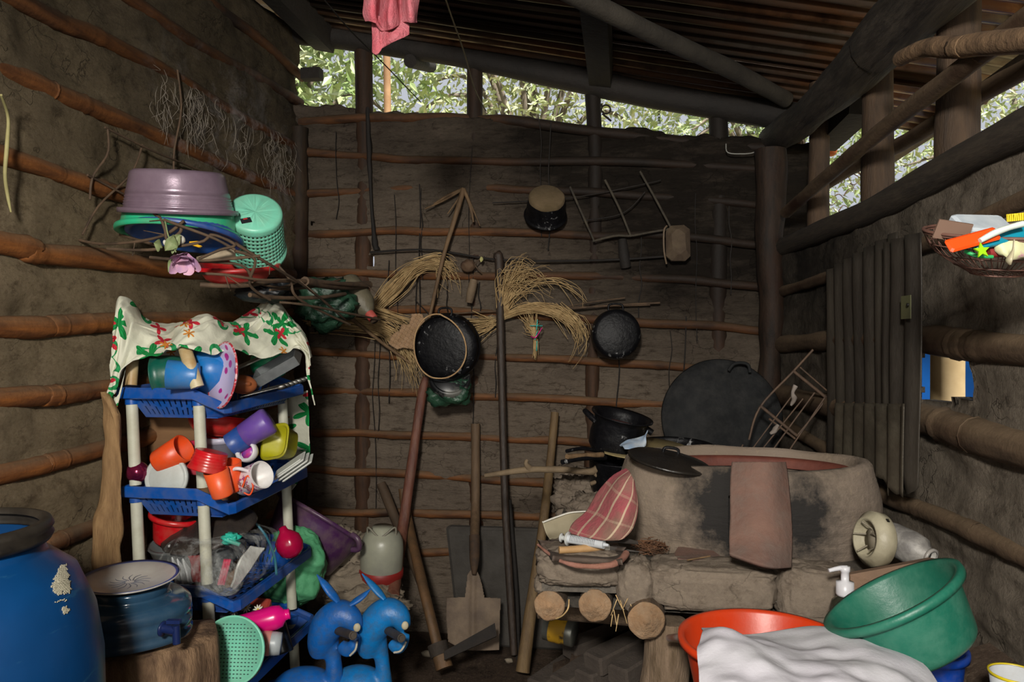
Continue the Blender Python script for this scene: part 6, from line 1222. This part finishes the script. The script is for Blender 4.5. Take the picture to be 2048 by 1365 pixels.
wcs = MB(); rws = [[(1400, 1266, 1.3), (1425, 1262, 1.32), (1500, 1262, 1.36), (1580, 1258, 1.38), (1645, 1256, 1.38), (1720, 1272, 1.34), (1790, 1295, 1.28), (1850, 1335, 1.22), (1885, 1372, 1.18)],
    [(1400, 1290, 1.24), (1440, 1275, 1.24), (1500, 1278, 1.26), (1580, 1280, 1.28), (1645, 1284, 1.28), (1720, 1300, 1.24), (1790, 1325, 1.19), (1850, 1368, 1.14), (1890, 1410, 1.1)],
    [(1398, 1330, 1.16), (1430, 1320, 1.14), (1500, 1330, 1.14), (1580, 1330, 1.16), (1645, 1335, 1.16), (1720, 1352, 1.13), (1790, 1380, 1.1), (1850, 1420, 1.06), (1890, 1460, 1.03)],
    [(1392, 1400, 1.1), (1430, 1400, 1.06), (1500, 1410, 1.04), (1580, 1410, 1.05), (1645, 1420, 1.05), (1720, 1440, 1.03), (1790, 1470, 1.01), (1850, 1510, .98), (1890, 1540, .96)],
    [(1385, 1600, 1.02), (1430, 1600, .98), (1500, 1620, .96), (1580, 1630, .96), (1645, 1640, .96), (1720, 1650, .95), (1790, 1660, .94), (1850, 1670, .93), (1890, 1680, .92)]]
def crease(u, v, p):
    n = mn.noise(Vector((u*5+3, v*3.5, 0))); m3 = mn.noise(Vector((u*11, v*6+4, 2))); return Vector((0, 0, .016*n*min(1, v*3)*2+.012*(math.exp(-(m3/.12)**2))*min(1, v*3)))
wcs.patch([[PD(*q) for q in r] for r in rws], 170, 130, .02, 7, 5, lambda u, v, p: Vector((0, 0, min(1, v*3)*(fn(p, 17, .012, 3)+fn(p, 34, .003, 8)))))
solo('cloth', 'crumpled white cloth spread over the front of the orange basin', 'cloth', wcs, mat('white cotton cloth', 'b5b2ba', 'bcbcc0', 5, .9, .15, 120, spec=.1), (('solid', .003),))
sbk = MB(); M = Matrix.Translation(Vector(PD(1690, 1220, 1.56))+Vector((0, 0, -.10))); sbk.lathe([(0, -.06), (.028, -.06), (.031, -.054), (.031, .1), (.026, .118), (.013, .128), (.013, .135), (0, .135)], M, 30)
sb2 = MB(); sb2.lathe([(0, .13), (.0175, .13), (.018, .134), (.0175, .158), (.008, .16), (.008, .178), (.01, .18), (.01, .19), (0, .191)], M, 26); q = M@Vector((0, 0, .186)); sb2.tube([q+RV*.004, q-RV*.012, q-RV*.034-UP*.005], [.006, .005, .004], 10, n=10)
sb3 = MB(); sb3.lathe([(.0313, .03), (.0316, .032), (.0316, .09), (.0313, .092)], M, 14, a0=-2.4, a1=-1.1)
thing('soap_dispenser', 'dark soap bottle with a white pump behind the green basin', 'bottle', [('bottle_body', sbk, mat('dark green bottle', '2e2e24', '23241c', 8, .2)), ('pump', sb2, mat('white pump plastic', 'c4c4c8', rough=.35)), ('label_patch', sb3, mat('red leaf label', '7c2c24', '3c2a1e', 30, .5))])
yc = MB(); M = Matrix.Translation(PD(2032, 1408, 1.28)); yc.lathe(cup(.04, .05), M, 36); yr = MB(); yr.lathe([(.0395, .048), (.042, .049), (.042, .053), (.0395, .053)], M, 36)
thing('cup', 'white cup with a yellow rim at the bottom right corner', 'cup', [('body', yc, pl('white cup', 'c0c4c8')), ('rim', yr, pl('yellow rim', 'c8b418'), {'label': 'yellow rim'})])
# wire basket
M = frame(PD(2008, 462, 1.2), cdir(-.02, 1, .27)); wbk = MB(); Rr = .118
def wr2(t, a, k=1): 
    r = Rr*(1-.1*t-.55*t*t)*k; return M@Vector((r*math.cos(a), r*.85*math.sin(a), -.068*t))
for t, r in ((0, .0028), (.06, .0016), (.3, .001), (.55, .001), (.8, .001), (1, .0018)): wbk.tube([wr2(t, 2*math.pi*k/40) for k in range(41)], r, 6)
for k in range(40): a = 2*math.pi*k/40; wbk.tube([wr2(t, a) for t in (0, .3, .6, 1)], .0008, 4, n=8)
for k in range(9): a = .3*k; wbk.tube([wr2(1, a), wr2(1, -a+.1)], .0008, 4)
hs3 = MB(); hs3.tube([wr2(0, 1.6), PR(1990, 425, 0)], .0012, 5); hs3.tube([wr2(0, 2.4), PR(1910, 440, 0)], .0012, 5)
hs4 = MB(); hs4.tube([wr2(0, .7), PR(2100, 440, 0)], .0012, 5)
thing('wire_basket', 'rusty round wire basket of small things hanging on the right wall', 'basket', [('wire_body', wbk, mat('rusty basket wire', '6e4c40', '523830', 40, .6)), ('hanger', hs3, twig_m), ('hanger', hs4, twig_m)])
bx2 = MB(); bx2.box((0, 0, 0), (.085, .05, .022), frame(PD(1962, 455, 1.2), cdir(.05, .75, .6), cdir(1, .08, 0)), bev=.004); solo('soap_box', 'pale grey blue box lying in the wire basket', 'box', bx2, mat('pale grey box', '9aa4ae', 'b8c0c4', 20, .5))
bx3 = MB(); bx3.box((0, 0, 0), (.05, .004, .03), frame(PD(1905, 462, 1.17), cdir(.1, .9, .5), cdir(.9, -.4, 0))); solo('cardboard_scrap', 'brown cardboard scrap at the left tip of the wire basket', 'card', bx3, mat('brown card', '6e5648'))
oc3 = MB(); oc3.box((0, 0, 0), (.078, .022, .007), frame(PD(1945, 480, 1.11), cdir(-.1, .4, .9), cdir(1, .28, 0)), bev=.003); oc3.box((.06, 0, 0), (0.001, .001, .001), frame(PD(1945, 480, 1.11), cdir(-.1, .4, .9), cdir(1, .28, 0)))
solo('comb', 'orange plastic comb handle slanting in the wire basket', 'comb', MB().box((0, 0, 0), (.078, .022, .007), frame(PD(1945, 480, 1.11), cdir(-.1, .4, .9), cdir(1, .28, 0)), bev=.003), pl('vivid orange plastic', 'e0460e', dust=0))
tbb = MB(); tbb.tube([PD(1960, 482, 1.1), PD(1990, 466, 1.1), PD(2020, 455, 1.1), PD(2046, 448, 1.1)], [.004, .005, .0045, .005], 8, n=16); tbr = MB(); M3 = frame(PD(2034, 442, 1.1), cdir(-.1, 1, .1), cdir(1, .3, 0))
for i in range(9):
    for j in range(3): tbr.tube([M3@Vector((-.012+.003*i, -.003+.003*j, 0)), M3@Vector((-.012+.003*i+rnd.uniform(-.001, .001), -.003+.003*j, .011))], .0011, 4)
thing('toothbrush', 'white toothbrush with yellow bristles on top of the wire basket', 'toothbrush', [('handle', tbb, pl('white brush plastic', 'c0ccc4', dust=0)), ('bristles', tbr, mat('yellow bristles', 'd8c018'), {'label': 'yellow bristles', 'kind': 'stuff'})])
tq2 = MB(); tq2.box((0, 0, 0), (.1, .02, .01), frame(PD(2010, 475, 1.12), cdir(-.1, .5, .8), cdir(1, .25, 0)), bev=.003); solo('tube', 'teal tube lying under the toothbrush in the wire basket', 'tube', tq2, pl('teal tube plastic', '0f7c94', dust=0))
lt = MB(); lt.blob(frame(PD(2030, 492, 1.12), cdir(0, .3, 1)), (.03, .022, .012), 20, 14, .2); solo('soap_packet', 'pale yellow and pink packet at the right edge of the wire basket', 'packet', lt, mat('pale packet', 'b8b890', 'b07090', 30, .5, lo=.55, hi=.65))
gs = MB(); M3 = frame(PD(1962, 502, 1.1), cdir(0, .2, 1))
gs.prism([(r*math.cos(a), r*math.sin(a)) for k in range(10) for r, a in [((.012 if k % 2 == 0 else .005), k*.628+.4)]], M3, .003); solo('hair_clip', 'lime green star shaped clip in the wire basket', 'clip', gs, pl('lime plastic', '8cc814', dust=0))
rd = MB(); rd.tube([PD(1975, 506, 1.13), PD(2008, 504, 1.13)], .008, 10); solo('crayon_stub', 'dark red stub lying low in the wire basket', 'stub', rd, mat('dark red wax', '7a2420'))
gn = MB(); gn.tube([PD(1930, 503, 1.13), PD(1955, 512, 1.12), PD(1985, 514, 1.12)], .003, 6, n=10); solo('hair_tie', 'thin green band along the bottom of the wire basket', 'band', gn, pl('green band', '2c9c58', dust=0))
sp3 = MB(); sp3.tube([PD(2028, 480, 1.07), PD(2026, 500, 1.07), PD(2018, 520, 1.07), PD(2020, 530, 1.07)], [.002, .003, .0085, .003], 10, n=20, flat=.4); solo('spoon', 'small cream spoon poking through the bottom of the wire basket', 'spoon', sp3, pl('cream spoon plastic', 'a8a084'))
# ================= outside: trees, post, tarp =================
def leafmat(n, a, b):
    m = NT(n); oi = m.noise(m.coords(), 3, 3); m.l(m.mix(m.ramp(oi, .35, .65), lin(a), lin(b)), m.b.inputs['Base Color']); m.b.inputs['Roughness'].default_value = .35; m.b.inputs['Specular IOR Level'].default_value = .6
    m.b.inputs['Subsurface Weight'].default_value = 0; m.b.inputs['Transmission Weight'].default_value = 0; return m.mat
LM = [leafmat('fresh green leaves', '86a25c', 'c4cca6'), leafmat('yellow green leaves', '9cb068', 'd0d0b0'), leafmat('deep green leaves', '4c7a34', '86a860')]
def tree(label, c, rad, n, mtl, seed, leaf=.1, group='trees behind the back wall'):
    r = random.Random(seed); L = MB(); c = Vector(c); tr = MB()
    tr.tube([(c.x, c.y, 0), (c.x+.1, c.y, c.z*.5), (c.x, c.y+.05, c.z)], [.12, .09, .05], 10, n=20, noise=.1)
    for k in range(9):
        a = r.random()*6.28; e = c+Vector((math.cos(a)*rad[0]*.8, math.sin(a)*rad[1]*.7, r.uniform(-.4, .8)*rad[2])); tr.tube([(c.x, c.y, c.z*.7), c.lerp(e, .5), e], [.04, .025, .008], 6, n=10)
    vs = []; fs = []
    for k in range(n):
        d = Vector((r.gauss(0, 1), r.gauss(0, 1), r.gauss(0, 1))).normalized()*(r.random()**.45); p = c+Vector((d.x*rad[0], d.y*rad[1], d.z*rad[2]))
        t = Vector((r.gauss(0, 1), r.gauss(0, 1), r.gauss(-.5, .7))).normalized(); s = t.cross(Vector((r.gauss(0, 1), r.gauss(0, 1), r.gauss(0, 1)))).normalized(); l = leaf*r.uniform(.6, 1.2); w = l*.2; nrm = t.cross(s)*l*.08
        o = len(vs); vs += [p, p+t*l*.4+s*w+nrm, p+t*l, p+t*l*.4-s*w+nrm, p+t*l*.5]; fs += [(o, o+1, o+2, o+4), (o, o+4, o+2, o+3)]
    L.add(vs, fs, smooth=False)
    thing('leafy_tree', label, 'tree', [('foliage', L, mtl), ('trunk', tr, mat('tree bark %d' % seed, '8a7f72', '665c50', 9, .9))], group=group)
tree('long leaved tree seen through the first gap above the back wall', (-3.3, 7.0, 4.2), (1.7, 1.2, 2.1), 6500, LM[0], 1, .15)
tree('yellow green tree seen behind the pink towel', (-.9, 7.4, 3.9), (1.6, 1.1, 1.9), 7000, LM[1], 2, .1)
tree('bright bush seen in the middle gap above the back wall', (1.4, 7.6, 3.6), (1.5, 1.1, 1.6), 7000, LM[0], 3, .095)
tree('small leaved bush seen at the low right end of the gap', (3.6, 7.4, 3.0), (1.4, 1.2, 1.5), 6000, LM[1], 4, .085)
tree('bush seen between the right hand posts', (4.9, 5.6, 1.7), (1.5, 1.2, 1.25), 3600, LM[0], 5, .09, 'bushes beyond the right wall')
tree('deep green bush beyond the right wall near the frame edge', (4.2, 3.6, 2.1), (1.0, .9, .8), 3000, LM[2], 6, .1, 'bushes beyond the right wall')
s = MB(); s.tube([PD(775, 300, 4.6), PD(775, 215, 4.6), PD(773, 90, 4.6)], .022, 10, n=10); s.tube([Vector((PD(775, 300, 4.6).x, PD(775, 300, 4.6).y, 0)), PD(775, 300, 4.6)], .024, 10); solo('garden_stake', 'straight tan stake standing outside behind the pink towel', 'stake', s, mat('tan stake', 'b08a62', '94704c', 9, .8))
s = MB(); q = PD(1895, 755, 2.2); q.z = -.1; s.tube([q, q+Vector((0, 0, 1.85))], .045, 16, n=10, noise=.05); solo('outside_post', 'pale round post seen through the hole in the right wall', 'post', s, mat('yellowish post', 'b8a27c', 'a08a64', 9, .8))  # the yellowish tone is the post's own wood colour
s = MB(); q2 = PD(1945, 755, 3.3); s.patch([[q2+Vector((-.3, .2, z)), q2+Vector((.1, 0, z)), q2+Vector((.6, -.3, z))] for z in (-1.25, -.6, .35)], 30, 20, .03, 3); solo('tarpaulin', 'bright blue tarpaulin glimpsed through the hole in the right wall', 'tarp', s, mat('blue tarpaulin', '1c6cc8', '1458ac', 3, .4), (('solid', .003),))
s = MB(); s.blob(Matrix.Translation(PD(1663, 301, 4.2)), (.03, .03, .034)); s2 = MB(); s2.tube([PD(1663, 292, 4.2), PD(1663, 262, 4.2)], .002, 5)
thing('hanging_fruit', 'orange round fruit hanging outside between the right posts', 'fruit', [('fruit_body', s, mat('orange skin', 'b5561a', '9a4a18', 9, .5)), ('stalk', s2, twig_m)])
s = MB(); s.box((0, 0, 0), (.05, .004, .03), frame(PD(1606, 315, 3.6), cdir(0, 0, 1), cdir(1, 0, 0))); s2 = MB(); s2.lathe([(.006, 0), (.009, 0), (.009, .002), (.006, .002)], frame(PD(1606, 315, 3.59), cdir(0, 0, 1)), 16)
s3 = MB(); s3.tube([PD(1606, 322, 3.6), Vector((PD(1606, 322, 3.6).x, PD(1606, 322, 3.6).y, 0))], .012, 8)
thing('small_sign', 'small red and white tag on a post outside the right corner', 'sign', [('plate_face', s, mat('faded red paint', 'b0564a')), ('ring_mark', s2, mat('white paint', 'c8c0b4')), ('support', s3, wood_post)])
s = MB()
for k in range(6):
    a, b = rnd.uniform(1655, 1720), rnd.uniform(330, 440)
    for j in range(3): s.tube([PD(a+j*18-10, b, 4.0), PD(a+j*18, b+rnd.uniform(-22, 22), 4.0), PD(a+j*18+16, b+rnd.uniform(-16, 16), 4.0)], [.004, .003, .001], 5, n=8)
q = PD(1650, 400, 4.2); s.tube([Vector((q.x, q.y, -.1)), q, PD(1662, 290, 4.2), PD(1690, 240, 4.2)], [.02, .01, .006, .003], 6, n=30, noise=.3)
solo('bare_twigs', 'bare dark twigs against the sky between the right posts', 'twigs', s, twig_m)
